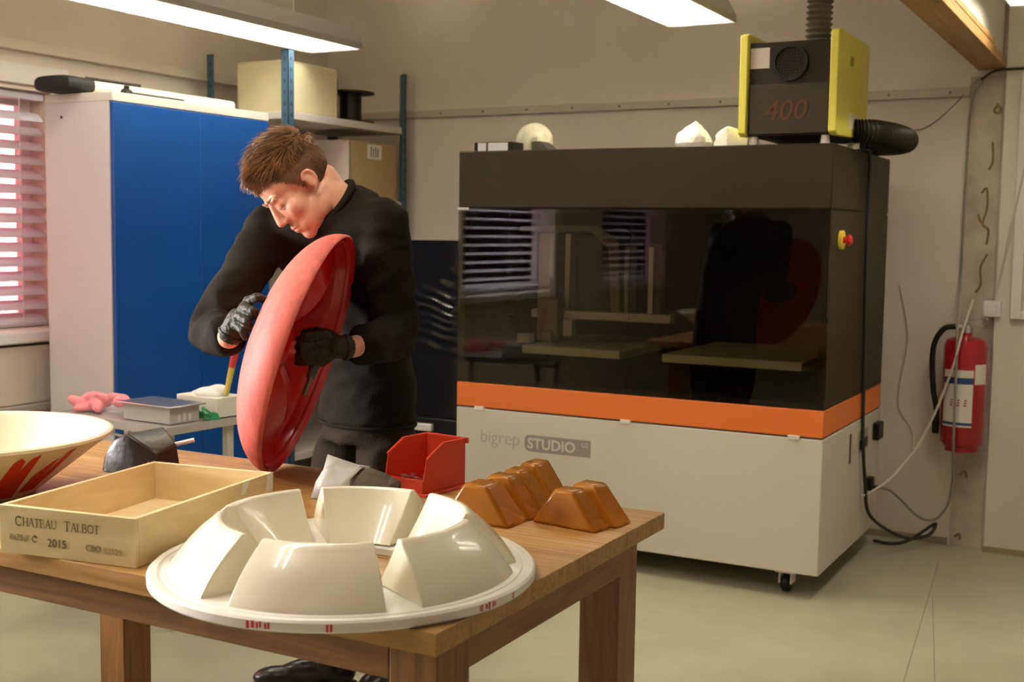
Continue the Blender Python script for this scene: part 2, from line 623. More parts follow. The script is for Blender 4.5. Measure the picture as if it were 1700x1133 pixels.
def lamp(label, x, y0, z, L=1.55, w=0.30, group='suspended fluorescent lamps', louvre=True):
    t = thing('fluorescent_lamp', label, 'lamp', (x, y0 + L / 2, z), 0, group)
    h = 0.105
    hl = L / 2
    sec = [(-w / 2, 0), (-w / 2, 0.03), (-w * 0.36, h), (-w * 0.33, h), (-w / 2 + 0.006, 0.03), (-w / 2 + 0.006, 0)]
    for s in (-1, 1):
        obj('side_reflector', MB().prism([(s * q[0], q[1]) for q in sec], 'y', -hl, hl), lamp_house, t)
    obj('spine', MB().box(-0.03, 0.03, -hl, hl, h - 0.02, h), lamp_house, t)
    for s in (-1, 1):
        obj('end_cap', MB().prism([(-w / 2, 0), (-w / 2, 0.03), (-w * 0.36, h), (w * 0.36, h), (w / 2, 0.03), (w / 2, 0)], 'y', s * hl - 0.004 * s, s * hl + 0.004 * s), lamp_house, t)
    for s in (-1, 1):
        obj('tube', MB().cyl((s * 0.07, -hl + 0.03, 0.045), (s * 0.07, hl - 0.03, 0.045), 0.013, seg=12), tube_m, t, smooth=40)
    lm = MB().prism([(-w / 2 + 0.012, 0.002), (w / 2 - 0.012, 0.002), (w / 2 - 0.012, 0.026), (-w / 2 + 0.012, 0.026)], 'y', -0.0015, 0.0015).mesh('louvre')
    lm.materials.append(louv_m)
    n = int(L / 0.05)
    if louvre:
        for k in range(1, n):
            o = bpy.data.objects.new('louvre', lm)
            COL.objects.link(o)
            o.parent = t
            o.location = (0, -hl + k * L / n, 0)
    for s in (-1, 1):
        obj('hanger', MB().cyl((0, s * hl * 0.6, h), (0, s * hl * 0.6, 2.9 - z), 0.003, seg=6), steel, t)
    return t


lamp('grey suspended lamp above the blue cabinet', -3.50, 3.13, 2.2)
lamp('suspended lamp above the middle of the printer', -1.80, 3.42, 2.25)
lamp('lamp at the right edge, beyond the wooden beam', -0.44, 3.45, 2.24)
for (x, y, lb_) in ((-3.5, 0.7, 'added unseen lamp over the aisle by the middle window'), (-1.8, 0.9, 'added unseen lamp straight above the workbench')):
    lamp(lb_, x, y, 2.24, louvre=False)  # unseen lamps, added to give the room more light
# ================================================================ industrial 3D printer
PX0, PX1, PY0, PY1 = -2.6695, -1.0917, 4.433, 5.433
ZT, ZC, ZO, ZB, ZZ = 1.7015, 1.464, 0.7224, 0.6188, 0.0972
pr_white = mat('printer_white', (0.60, 0.555, 0.455), 0.45, spec=0.3)
pr_orange = mat('printer_orange', (0.72, 0.17, 0.025), 0.42)
pr_dark = mat('printer_dark', (0.030, 0.0215, 0.009), 0.5, spec=0.2)
pr_glass = glass_mat('printer_glass', (0.70, 0.66, 0.58), 0.012, 1.5)
pr_in = mat('printer_inside', (0.03, 0.027, 0.024), 0.6)
logo_m = mat('logo_grey', (0.40, 0.365, 0.31), 0.5)
pr = thing('large_printer', 'large 3D printer with white base, orange band and black glass front', 'printer', ((PX0 + PX1) / 2, (PY0 + PY1) / 2, 0))
K = dict(parent=pr, world=True)
obj('base_cabinet', MB().box(PX0, PX1, PY0, PY1, ZZ, ZB - 0.006), pr_white, bevel=0.004, **K)
obj('band_gap', MB().box(PX0 + 0.006, PX1 - 0.006, PY0 + 0.006, PY1 - 0.006, ZB - 0.006, ZB), dark_m, **K)
obj('orange_band', MB().box(PX0, PX1, PY0, PY1, ZB, ZO), pr_orange, bevel=0.004, **K)
# black housing: sides, back, posts, roof
obj('side_panel', MB().box(PX1 - 0.03, PX1, PY0 + 0.012, PY1, ZO, ZC - 0.004), pr_dark, bevel=0.003, **K)
obj('side_panel', MB().box(PX0, PX0 + 0.03, PY0 + 0.012, PY1, ZO, ZC - 0.004), pr_dark, bevel=0.003, **K)
obj('rear_panel', MB().box(PX0 + 0.03, PX1 - 0.03, PY1 - 0.03, PY1, ZO, ZC - 0.004), pr_in, **K)
obj('top_cover', MB().box(PX0, PX1, PY0, PY1, ZC, ZT), pr_dark, bevel=0.005, **K)
obj('cover_gap', MB().box(PX0 + 0.006, PX1 - 0.006, PY0 + 0.02, PY1 - 0.006, ZC - 0.004, ZC), dark_m, **K)
xm = (PX0 + PX1) / 2
for (a, b) in ((PX0 + 0.001, xm - 0.0015), (xm + 0.0015, PX1 - 0.001)):
    obj('glass_door', MB().box(a, b, PY0, PY0 + 0.008, ZO + 0.003, ZC - 0.004), pr_glass, **K)
for x in (-2.555, -1.88, -1.20):
    l = obj('latch', MB().box(x - 0.022, x + 0.022, PY0 - 0.008, PY0 + 0.01, ZB - 0.012, ZB + 0.004), white_pl, bevel=0.002, **K)
obj('hinge_tab', MB().box(PX0 - 0.004, PX0 + 0.05, PY0 - 0.004, PY0 + 0.004, ZC - 0.008, ZC + 0.001), white_pl, bevel=0.001, **K)
# emergency stop
es = obj('emergency_plate', MB().cyl((PX1, 4.585, 1.352), (PX1 + 0.012, 4.585, 1.352), 0.036, seg=24), mat('stop_yellow', (0.85, 0.62, 0.05), 0.4), smooth=40, **K)
obj('emergency_button', MB().lathe([(0.001, 0.012), (0.012, 0.012), (0.012, 0.024), (0.021, 0.028), (0.021, 0.036), (0.014, 0.044), (0.001, 0.046)], 20,
                                   (PX1, 4.585, 1.352), Matrix(((0, 0, 1), (0, 1, 0), (-1, 0, 0)))), mat('stop_red', (0.6, 0.02, 0.02), 0.35), es, world=True, smooth=40)
# logo on the base
F = frame((-2.552, PY0 - 0.0006, 0.470), (1, 0, 0), (0, 0, 1))
text('logo_text', 'bigrep', 0.082, logo_m, pr, F, depth=0.0004, bold=-0.0006, space=0.95)
lw = MB()
x0, x1, z0, z1 = -2.335, -2.032, 0.452, 0.522
c = 0.022
poly = [(x0 + c, z0), (x1, z0), (x1, z1), (x0 + c, z1), (x0 + 0.006, z1 - 0.006), (x0, z1 - c), (x0, z0 + c), (x0 + 0.006, z0 + 0.006)]
lg = obj('logo_plate', lw.prism(poly, 'y', PY0 - 0.001, PY0 + 0.002), mat('logo_plate', (0.29, 0.26, 0.22), 0.5), **K)
F = frame((-2.322, PY0 - 0.0015, 0.466), (1, 0, 0), (0, 0, 1))
text('logo_text', 'STUDIO', 0.062, pr_white, lg, F, depth=0.0004, bold=0.0012)
F = frame((-2.075, PY0 - 0.0015, 0.492), (1, 0, 0), (0, 0, 1))
text('logo_text', 'G2', 0.026, pr_white, lg, F, depth=0.0004)
# right side: slot, sockets, plug
obj('vent_slot', MB().box(PX1 - 0.01, PX1 + 0.001, 4.87, 4.895, 0.452, 0.575), black_pl, **K)
sp = obj('socket_panel', MB().box(PX1 - 0.01, PX1 + 0.004, 5.02, 5.19, 0.475, 0.56), mat('socket_grey', (0.33, 0.31, 0.26), 0.5), **K)
for k in range(3):
    obj('socket', MB().box(PX1, PX1 + 0.006, 5.03 + k * 0.053, 5.072 + k * 0.053, 0.487, 0.525), black_pl, sp, world=True)
obj('power_switch', MB().box(PX1, PX1 + 0.028, 5.29, 5.39, 0.49, 0.565), black_pl, bevel=0.006, **K)
obj('plug', MB().box(PX1, PX1 + 0.03, 5.18, 5.235, 0.29, 0.345).bar((PX1 + 0.03, 5.20, 0.30), (PX1 + 0.03, 5.30, 0.285), 0.02, 0.02), black_pl, bevel=0.004, **K)
# castors
for (x, y) in ((PX1 - 0.14, PY0 + 0.09), (PX0 + 0.14, PY0 + 0.09), (PX1 - 0.14, PY1 - 0.09), (PX0 + 0.14, PY1 - 0.09)):
    ct = obj('castor', MB().box(x - 0.04, x + 0.04, y - 0.035, y + 0.035, ZZ - 0.02, ZZ).box(x - 0.026, x - 0.019, y - 0.03, y + 0.03, 0.035, ZZ - 0.02)
             .box(x + 0.019, x + 0.026, y - 0.03, y + 0.03, 0.035, ZZ - 0.02), white_pl, bevel=0.003, **K)
    obj('wheel', MB().lathe([(0.004, -0.016), (0.026, -0.016), (0.033, -0.01), (0.033, 0.01), (0.026, 0.016), (0.004, 0.016)], 20, (x, y - 0.005, 0.034), Matrix(((0, 0, 1), (0, 1, 0), (-1, 0, 0)))), black_pl, ct, world=True, smooth=40)
# inside: beds, gantry, rails, head, drag chain
bed_m = mat('print_bed', (0.80, 0.86, 0.52), 0.4)
alu = mat('aluminium', (0.62, 0.60, 0.54), 0.4, metal=0.5)
obj('floor_plate', MB().box(PX0 + 0.03, PX1 - 0.03, PY0 + 0.02, PY1 - 0.03, ZO + 0.001, ZO + 0.02), pr_in, **K)
obj('print_bed', MB().box(PX0 + 0.25, -1.965, PY0 + 0.12, PY0 + 0.80, 0.85, 0.885), bed_m, bevel=0.004, **K)
obj('print_bed', MB().box(-1.78, PX1 - 0.12, PY0 + 0.12, PY0 + 0.80, 0.85, 0.885), bed_m, bevel=0.004, **K)
for x in (-2.0, -1.89):
    obj('upright_rail', MB().box(x - 0.028, x + 0.028, PY0 + 0.3, PY0 + 0.36, 1.02, 1.32), mat('rail_dark', (0.06, 0.055, 0.05), 0.4), bevel=0.004, **K)
    obj('rail_strip', MB().box(x - 0.026, x - 0.006, PY0 + 0.292, PY0 + 0.299, 1.03, 1.31), alu, **K)
obj('gantry_column', MB().box(-2.42, -2.36, PY0 + 0.26, PY0 + 0.32, 0.9, 1.36), alu, bevel=0.003, **K)
obj('gantry_column', MB().box(-2.29, -2.265, PY0 + 0.26, PY0 + 0.32, 1.02, 1.36), alu, bevel=0.003, **K)
obj('gantry_hood', MB().prism([(-2.50, 1.37), (-2.16, 1.37), (-2.08, 1.30), (-2.06, 1.0), (-2.02, 1.0), (-2.03, 1.33), (-2.13, 1.40), (-2.50, 1.39)], 'y', PY0 + 0.24, PY0 + 0.5), mat('hood_grey', (0.24, 0.22, 0.18), 0.4), bevel=0.004, **K)
obj('gantry_cover', MB().box(-2.26, -2.07, PY0 + 0.3, PY0 + 0.5, 1.0, 1.36), mat('cover_dark', (0.04, 0.037, 0.034), 0.5), bevel=0.01, **K)
obj('cross_beam', MB().box(-2.42, -1.78, PY0 + 0.2, PY0 + 0.25, 1.0, 1.035), alu, bevel=0.003, **K)
obj('tool_head', MB().box(-2.36, -2.26, PY0 + 0.14, PY0 + 0.22, 0.93, 1.09).box(-2.34, -2.28, PY0 + 0.12, PY0 + 0.2, 0.905, 0.95), mat('head_grey', (0.28, 0.26, 0.22), 0.4, metal=0.4), bevel=0.008, **K)
ch = MB()
for k in range(15):
    a = PI * 0.5 + PI * k / 14
    cx, cz = -2.43 + 0.075 * math.cos(a), 1.0 + 0.1 * math.sin(a)
    ch.obox((cx, PY0 + 0.2, cz), (0.03, 0.04, 0.019), Matrix.Rotation(-a, 3, 'Y'))
obj('drag_chain', ch, black_pl, **K)
obj('feed_bracket', MB().box(-2.46, -2.40, PY0 + 0.15, PY0 + 0.2, 0.89, 0.93).box(-2.24, -2.2, PY0 + 0.15, PY0 + 0.2, 0.93, 1.0), alu, bevel=0.003, **K)

# ---- the dryer standing on the printer
dy_yel = mat('dryer_yellow', (0.78, 0.69, 0.10), 0.4)
dy_dk = mat('dryer_dark', (0.026, 0.018, 0.010), 0.45, spec=0.25)
dy_dk2 = mat('dryer_cover', (0.042, 0.033, 0.021), 0.45, spec=0.25)
DX0, DX1, DY0, DY1, DZ0 = -1.425, -1.118, 4.47, 4.94, 1.745
dr = thing('air_dryer', 'dark air dryer with bright yellow side panels and number 400', 'machine', ((DX0 + DX1) / 2, (DY0 + DY1) / 2, ZT))
K = dict(parent=dr, world=True)
for (a, b) in ((DX0 - 0.03, DX0), (DX1, DX1 + 0.03)):
    obj('side_panel', MB().prism([(DY0 - 0.03, DZ0), (DY0 - 0.03, 2.105), (DY0, 2.115), (DY1, 2.115), (DY1, DZ0 + 0.005), (DY0, DZ0 - 0.012)], 'x', a, b), dy_yel, bevel=0.004, **K)
obj('body', MB().box(DX0, DX1, DY0, DY1, DZ0 - 0.01, 2.08), dy_dk, bevel=0.003, **K)
obj('front_cover', MB().box(DX0 + 0.004, DX1 - 0.004, DY0 - 0.012, DY0, DZ0 - 0.005, 1.925), dy_dk2, bevel=0.004, **K)
dg_ = obj('air_inlet', MB().lathe([(0.066, 0.0), (0.066, 0.022), (0.055, 0.022), (0.055, 0.0)], 32, (-1.268, DY0, 2.0), Matrix(((1, 0, 0), (0, 0, -1), (0, 1, 0)))), black_pl, smooth=40, **K)
gr = MB()
for k in range(-4, 5):
    q = math.sqrt(0.055 ** 2 - (k * 0.0115) ** 2)
    gr.box(-1.268 - q, -1.268 + q, DY0 - 0.016, DY0 - 0.014, 2.0 + k * 0.0115 - 0.001, 2.0 + k * 0.0115 + 0.001)
    gr.box(-1.268 + k * 0.0115 - 0.001, -1.268 + k * 0.0115 + 0.001, DY0 - 0.016, DY0 - 0.014, 2.0 - q, 2.0 + q)
obj('inlet_grille', gr, dy_dk2, dg_, world=True)
obj('sticker', MB().box(DX0 + 0.003, DX0 + 0.075, DY0 - 0.002, DY0 + 0.001, 1.985, 2.06), mat('paper_label', (0.68, 0.60, 0.52), 0.7), **K)
obj('sticker', MB().box(DX1 + 0.029, DX1 + 0.0315, 4.62, 4.84, DZ0 + 0.025, DZ0 + 0.08), mat('side_label', (0.75, 0.68, 0.45), 0.7), **K)
F = frame((DX0 + 0.062, DY0 - 0.0135, 1.79), (1, 0, 0.012), (0, 0, 1))
text('number_400', '400', 0.107, mat('number_paint', (0.105, 0.045, 0.02), 0.5, spec=0.2), dr, F, depth=0.0005, shear=0.18, bold=0.001)
F = frame((DX1 + 0.0304, 4.62, 2.0), (0, 1, 0), (0, 0, 1))
text('maker_lettering', '//////', 0.05, mat('letter_dark', (0.12, 0.1, 0.03), 0.5), dr, F, depth=0.0003, space=0.8)
for (x, y) in ((DX0 + 0.02, DY0 + 0.02), (DX1 - 0.02, DY0 + 0.02), (DX0 + 0.02, DY1 - 0.04), (DX1 - 0.02, DY1 - 0.04)):
    obj('foot', MB().cyl((x, y, ZT + 0.0005), (x, y, DZ0 - 0.009), 0.018, 0.014, 16), white_pl, smooth=40, **K)


def hose(pts, r, pitch, amp, seg=18):
    P = spline(pts, 24)
    # resample evenly
    d = [0]
    for a, b in zip(P, P[1:]):
        d.append(d[-1] + (b - a).length)
    n = int(d[-1] / (pitch / 4))
    out, rad = [], []
    j = 0
    for i in range(n + 1):
        s = d[-1] * i / n
        while j < len(d) - 2 and d[j + 1] < s:
            j += 1
        u = (s - d[j]) / max(1e-9, d[j + 1] - d[j])
        out.append(P[j].lerp(P[j + 1], u))
        rad.append(r + amp * math.sin(2 * PI * s / pitch))
    return MB().tube(out, rad, seg)


o = obj('exhaust_hose', hose([(-1.235, 4.72, 2.081), (-1.235, 4.72, 2.2), (-1.225, 4.73, 2.55), (-1.22, 4.74, 2.9)], 0.046, 0.022, 0.006), mat('hose_grey', (0.15, 0.13, 0.10), 0.45), smooth=70)
tag(o, 'grey corrugated hose rising from the dryer to the ceiling', 'hose')
o = obj('air_hose', hose([(-1.085, 4.72, 1.765), (-1.02, 4.76, 1.765), (-0.955, 4.88, 1.755), (-0.955, 5.05, 1.75), (-1.03, 5.2, 1.75), (-1.16, 5.25, 1.75)], 0.044, 0.012, 0.003), mat('hose_black', (0.022, 0.018, 0.010), 0.45, spec=0.3), smooth=70)
tag(o, 'black corrugated hose bending behind the dryer', 'hose')

# ---- odds and ends lying on the printer
t = thing('metal_bracket', 'small black and steel hinge block on the left end of the printer', 'bracket', (-2.54, 4.55, ZT))
obj('block', MB().box(-2.635, -2.45, 4.50, 4.60, ZT + 0.0005, ZT + 0.042), black_pl, t, world=True, bevel=0.003)
obj('plate', MB().box(-2.615, -2.575, 4.497, 4.4995, ZT + 0.004, ZT + 0.038), steel, t, world=True)
obj('plate', MB().box(-2.565, -2.47, 4.497, 4.4995, ZT + 0.004, ZT + 0.038), steel, t, world=True)
t = thing('cover_dome', 'whitish translucent plastic dome on the printer', 'cover', (-2.45, 4.70, ZT))
dome_m = mat('milky_plastic', (0.66, 0.62, 0.44), 0.45, var=0.15, vscale=30, bump=0.3, bscale=40)
prof = [(0.08, 0.0005), (0.08, 0.06)] + [(0.08 * math.cos(a * PI / 16), 0.06 + 0.075 * math.sin(a * PI / 16)) for a in range(1, 9)]
obj('dome', MB().lathe(prof + [(max(0.0005, r - 0.004), h - 0.003) for r, h in reversed(prof)], 28), dome_m, t, smooth=60)
obj('dome_skirt', MB().box(0.03, 0.072, -0.095, -0.07, 0.0005, 0.075), dome_m, t, bevel=0.01)
o = obj('rubber_wedge', MB().prism([(-2.36, ZT + 0.0005), (-2.27, ZT + 0.0005), (-2.30, ZT + 0.03), (-2.32, ZT + 0.04), (-2.36, ZT + 0.04)], 'y', 4.50, 4.58), mat('wedge_dark', (0.05, 0.045, 0.03), 0.6), bevel=0.004)
tag(o, 'small dark rubber wedge right of the plastic dome', 'wedge')


def crumple(name, label, c, size, seed):
    rnd = random.Random(seed)
    b = bmesh.new()
    bmesh.ops.create_icosphere(b, subdivisions=3, radius=1)
    dirs = [Vector((rnd.uniform(-1, 1), rnd.uniform(-1, 1), rnd.uniform(-0.3, 1))).normalized() for _ in range(11)]
    lv = [rnd.uniform(0.55, 0.95) for _ in dirs]
    for v in b.verts:
        d = v.co.normalized()
        r = 1.15
        for q, l in zip(dirs, lv):
            k = d.dot(q)
            if k > 0.05:
                r = min(r, l / k)
        v.co = d * r
        v.co = Vector((v.co.x * size[0], v.co.y * size[1], max(-0.55, v.co.z) * size[2]))
    mn = min(v.co.z for v in b.verts)
    for v in b.verts:
        v.co.z -= mn
    me = bpy.data.meshes.new(name)
    b.to_mesh(me)
    b.free()
    o = obj(name, me, mat('tissue', (0.85, 0.80, 0.70), 0.8, bump=0.2, bscale=50))
    o.location = c
    return tag(o, label, 'paper', 'crumpled paper on the printer')


crumple('crumpled_paper', 'taller ball of crumpled white paper left of the dryer', (-1.665, 4.56, ZT + 0.001), (0.075, 0.06, 0.075), 3)
crumple('crumpled_paper', 'flatter crumpled white paper touching the yellow dryer panel', (-1.525, 4.57, ZT + 0.001), (0.066, 0.06, 0.06), 8)

# ================================================================ fire extinguisher and cables
ext_red = mat('extinguisher_red', (0.34, 0.006, 0.010), 0.3, coat=0.3)
ex = thing('fire_extinguisher', 'red fire extinguisher with white label hanging on the wall', 'extinguisher', (-0.755, 5.50, 0.46))
R_ = 0.09
obj('cylinder', MB().lathe([(0.001, 0.0), (0.05, 0.0), (0.075, 0.008), (R_, 0.03), (R_, 0.44), (0.08, 0.468), (0.045, 0.482), (0.022, 0.488), (0.022, 0.5), (0.001, 0.5)], 36), ext_red, ex, smooth=40)
obj('foot_ring', MB().lathe([(0.06, -0.012), (0.07, -0.012), (0.07, 0.012), (0.06, 0.012)], 28, closed_prof=True), ext_red, ex, smooth=40)
lab_m = mat('label_white', (0.66, 0.62, 0.54), 0.6)
blue_m = mat('label_blue', (0.02, 0.05, 0.17), 0.5)
A0 = -PI / 2 - 0.95
A1 = -PI / 2 + 0.55
lb = obj('label', MB().lathe([(R_ + 0.0006, 0.10), (R_ + 0.0006, 0.345)], 16, a0=A0, a1=A1), lab_m, ex, smooth=60)
obj('label_band', MB().lathe([(R_ + 0.001, 0.285), (R_ + 0.001, 0.313)], 16, a0=A0, a1=A1), blue_m, lb, smooth=60)
obj('label_band', MB().lathe([(R_ + 0.001, 0.108), (R_ + 0.001, 0.12)], 16, a0=A0, a1=A1), blue_m, lb, smooth=60)
redp = mat('print_red', (0.45, 0.06, 0.05), 0.5)
for k in range(3):
    a = -PI / 2 - 0.5 + k * 0.32
    p = MB()
    for j in range(3):
        p.lathe([(R_ + 0.001, 0.19 + 0.011 * j), (R_ + 0.001, 0.197 + 0.011 * j)], 3, a0=a + 0.02 * j, a1=a + 0.14)
    obj('label_pictogram', p, redp, lb)
obj('side_label', MB().lathe([(R_ + 0.0006, 0.285), (R_ + 0.0006, 0.37)], 8, a0=-PI / 2 + 0.62, a1=-PI / 2 + 1.35), lab_m, ex, smooth=60)
vv = obj('valve', MB().cyl((0, 0, 0.5), (0, 0, 0.535), 0.02, seg=16).cyl((0, 0, 0.52), (-0.045, 0, 0.525), 0.011, seg=12).box(-0.012, 0.012, -0.015, 0.03, 0.53, 0.555), steel, ex, bevel=0.002)
obj('carry_handle', MB().bar((0, -0.01, 0.54), (0.075, -0.02, 0.525), 0.018, 0.006).bar((0, -0.01, 0.557), (0.085, -0.02, 0.565), 0.018, 0.005), mat('handle_grey', (0.35, 0.33, 0.28), 0.4, metal=0.5), vv, bevel=0.001)
obj('hose', MB().tube(spline([(-0.045, 0, 0.525), (-0.09, -0.005, 0.515), (-0.125, -0.01, 0.46), (-0.135, -0.01, 0.38), (-0.125, -0.01, 0.25), (-0.108, -0.01, 0.16), (-0.108, -0.01, 0.1)], 8), 0.0125, 10), black_pl, ex, smooth=60)
obj('nozzle', MB().cyl((-0.108, -0.01, 0.115), (-0.109, -0.01, 0.055), 0.017, 0.014, 12), black_pl, ex, smooth=40)
obj('wall_bracket', MB().box(-0.03, 0.03, 0.06, 0.1, 0.15, 0.40).box(-0.012, 0.012, 0.03, 0.1, 0.495, 0.52), greysteel, ex)

sock = thing('wall_socket', 'white wall socket box above the fire extinguisher', 'socket', (-0.66, YB - 0.046, 1.03))
obj('box', MB().box(-0.037, 0.033, -0.022, 0.0, 0, 0.07), white_pl, sock, bevel=0.004)
obj('cover', MB().box(-0.024, 0.02, -0.026, -0.021, 0.014, 0.056), white_pl, sock, bevel=0.002)
o = obj('cable_duct', MB().box(-0.59, -0.545, YB - 0.075, YB - 0.0455, 1.025, 2.06).box(-0.59, -0.2, YB - 0.07, YB - 0.0455, 1.025, 1.06), white_pl, bevel=0.003)
tag(o, 'white cable duct running down the wall at the right edge', 'duct')


def cable(name, label, pts, r, m, group=None):
    o = obj(name, MB().tube(spline(pts, 10), r, 8), m, smooth=60)
    return tag(o, label, 'cable', group)


cb_black = mat('cable_black', (0.02, 0.02, 0.018), 0.5)
cb_grey = mat('cable_grey', (0.24, 0.22, 0.17), 0.5)
cb_white = mat('cable_white', (0.56, 0.51, 0.41), 0.5)
XS = PX1 + 0.012
cable('power_cable', 'thick black cable hanging down the right side of the printer', [(XS - 0.09, 5.0, ZT + 0.006), (XS - 0.02, 4.99, ZT + 0.008), (XS, 4.98, ZT - 0.03), (XS, 4.98, 1.4), (XS, 5.0, 1.1), (XS, 5.03, 0.8), (XS, 5.05, 0.55), (XS + 0.01, 5.08, 0.35),
      (XS + 0.02, 5.14, 0.2), (-0.99, 5.28, 0.1), (-0.93, 5.42, 0.05), (-0.87, 5.5, 0.06), (-0.85, 5.53, 0.10), (-0.87, 5.54, 0.09), (-0.95, 5.47, 0.03), (-1.02, 5.44, 0.012), (-1.10, 5.45, 0.012)], 0.0075, cb_black)
cable('grey_cable', 'grey cable running from the beam down past the fire extinguisher', [(-0.745, YB - 0.018, 2.04), (-0.79, YB - 0.02, 1.95), (-0.80, YB - 0.02, 1.6), (-0.80, YB - 0.03, 1.2), (-0.785, 5.43, 1.04), (-0.775, 5.385, 0.9), (-0.772, 5.385, 0.55),
      (-0.775, 5.42, 0.4), (-0.785, 5.5, 0.3), (-0.80, 5.5, 0.2), (-0.85, 5.5, 0.13), (-0.91, 5.46, 0.14), (-0.98, 5.40, 0.22), (-1.02, 5.34, 0.27), (-1.055, 5.29, 0.285)], 0.0055, cb_grey)
cable('data_cable', 'thin white cable sagging from the extinguisher to the printer socket', [(-0.745, YB - 0.02, 1.10), (-0.76, 5.40, 0.96), (-0.78, 5.385, 0.85), (-0.81, 5.40, 0.75), (-0.86, 5.40, 0.60), (-0.92, 5.36, 0.46), (-0.99, 5.24, 0.35), (-1.05, 5.12, 0.30), (XS - 0.004, 5.08, 0.285)], 0.0055, cb_white)
cable('thin_wire', 'thin wire slanting from the beam end to the black hose', [(-0.77, YB - 0.012, 2.05), (-0.87, YB - 0.03, 1.93), (-0.96, 5.5, 1.84), (-1.02, 5.3, 1.81)], 0.003, cb_grey)
cable('thin_wire', 'thin wire curving down the wall right of the printer', [(-1.06, YB - 0.01, 1.15), (-1.03, YB - 0.01, 1.03), (-1.015, YB - 0.01, 0.9), (-1.04, YB - 0.01, 0.72), (-1.04, YB - 0.01, 0.6), (-0.98, YB - 0.01, 0.5), (-0.955, 5.50, 0.43)], 0.003, cb_white)
cable('ceiling_cable', 'dark cable leaving the beam end to the right', [(-0.755, YB - 0.02, 2.045), (-0.69, YB - 0.055, 2.075), (-0.55, YB - 0.06, 2.078), (0.2, YB - 0.06, 2.085)], 0.006, cb_black)
cable('duct_cable', 'pale cable slanting down to the wall socket', [(-0.50, YB - 0.082, 2.02), (-0.57, YB - 0.082, 1.6), (-0.63, YB - 0.06, 1.25), (-0.655, YB - 0.055, 1.1)], 0.004, cb_white)
# ================================================================ cabinet with blue doors
cab_w = mat('cabinet_white', (0.64, 0.605, 0.60), 0.5)
cab_b = mat('cabinet_blue', (0.003, 0.065, 0.29), 0.38, var=0.12, vscale=2.0)
CX0, CX1, CY0, CY1, CZ = -4.05, -3.67, 3.465, 4.405, 1.89
cabn = thing('storage_cabinet', 'tall white cabinet with two royal blue doors', 'cabinet', ((CX0 + CX1) / 2, (CY0 + CY1) / 2, 0))
K = dict(parent=cabn, world=True)
cs = MB().box(CX0, CX1 - 0.02, CY0, CY0 + 0.018, 0, CZ - 0.034).box(CX0, CX1 - 0.02, CY1 - 0.018, CY1, 0, CZ - 0.034)
cs.box(CX0, CX1 - 0.02, CY0 + 0.018, CY1 - 0.018, 0.0, 0.06).box(CX0, CX0 + 0.012, CY0 + 0.018, CY1 - 0.018, 0.06, CZ - 0.034)
obj('carcass', cs, cab_w, **K)
obj('top_board', MB().box(CX0, CX1 - 0.002, CY0, CY1, CZ - 0.034, CZ + 0.002), mat('cabinet_top', (0.68, 0.64, 0.58), 0.5), bevel=0.003, **K)
ym = 3.952
for (a, b, hy) in ((CY0 + 0.004, ym - 0.0015, ym - 0.05), (ym + 0.0015, CY1 - 0.004, ym + 0.05)):
    d = obj('door', MB().box(CX1 - 0.019, CX1, a, b, 0.065, CZ - 0.037), cab_b, bevel=0.002, **K)
obj('lock', MB().cyl((CX1 - 0.001, ym + 0.05, 1.02), (CX1 + 0.006, ym + 0.05, 1.02), 0.012, seg=16), steel, smooth=40, **K)
obj('cam_bolt', MB().cyl((-3.955, CY0 - 0.002, 1.80), (-3.955, CY0 + 0.002, 1.80), 0.006, seg=10), dark_m, **K)

# rolled screen and rod on the cabinet
t = thing('rolled_screen', 'rolled screen with a black oval end lying on the white cabinet', 'screen', (-3.93, 3.9, CZ))
def oval(cx, cz, rx, rz, y, n=24):
    pw_ = lambda c_: math.copysign(abs(c_) ** 0.6, c_)
    return [(cx + rx * pw_(math.cos(2 * PI * k / n)), y, cz + rz * pw_(math.sin(2 * PI * k / n))) for k in range(n)]
zc = CZ + 0.036
obj('screen_roll', MB().rings([oval(-3.925, zc, 0.09, 0.028, y) for y in (3.44, 4.36)]), mat('screen_cloth', (0.62, 0.60, 0.50), 0.7), t, world=True, smooth=40)
obj('end_sleeve', MB().rings([oval(-3.925, zc, 0.075, 0.024, 3.385), oval(-3.925, zc, 0.098, 0.031, 3.392), oval(-3.925, zc, 0.104, 0.0335, 3.41), oval(-3.925, zc, 0.104, 0.0335, 3.52), oval(-3.925, zc, 0.094, 0.03, 3.525)]), mat('sleeve_black', (0.01, 0.01, 0.01), 0.7), t, world=True, smooth=50)
obj('edge_bar', MB().cyl((-3.85, 3.50, zc + 0.029), (-3.86, 3.80, zc + 0.032), 0.006, seg=8), black_pl, t, world=True)
t = thing('telescopic_rod', 'thin dark telescopic rod beside the rolled screen', 'rod', (-3.80, 3.85, CZ))
obj('rod', MB().cyl((-3.80, 3.66, CZ + 0.02), (-3.80, 3.99, CZ + 0.02), 0.008, seg=10), black_pl, t, world=True, smooth=40)
obj('clamp', MB().lathe([(0.004, -0.018), (0.017, -0.018), (0.017, 0.018), (0.004, 0.018)], 14, (-3.80, 3.665, CZ + 0.0205), Matrix(((1, 0, 0), (0, 0, -1), (0, 1, 0)))).box(-3.806, -3.794, 3.655, 3.675, CZ + 0.03, CZ + 0.05), black_pl, t, world=True)
obj('tip', MB().cyl((-3.80, 3.99, CZ + 0.02), (-3.80, 4.03, CZ + 0.02), 0.005, seg=10), steel, t, world=True)

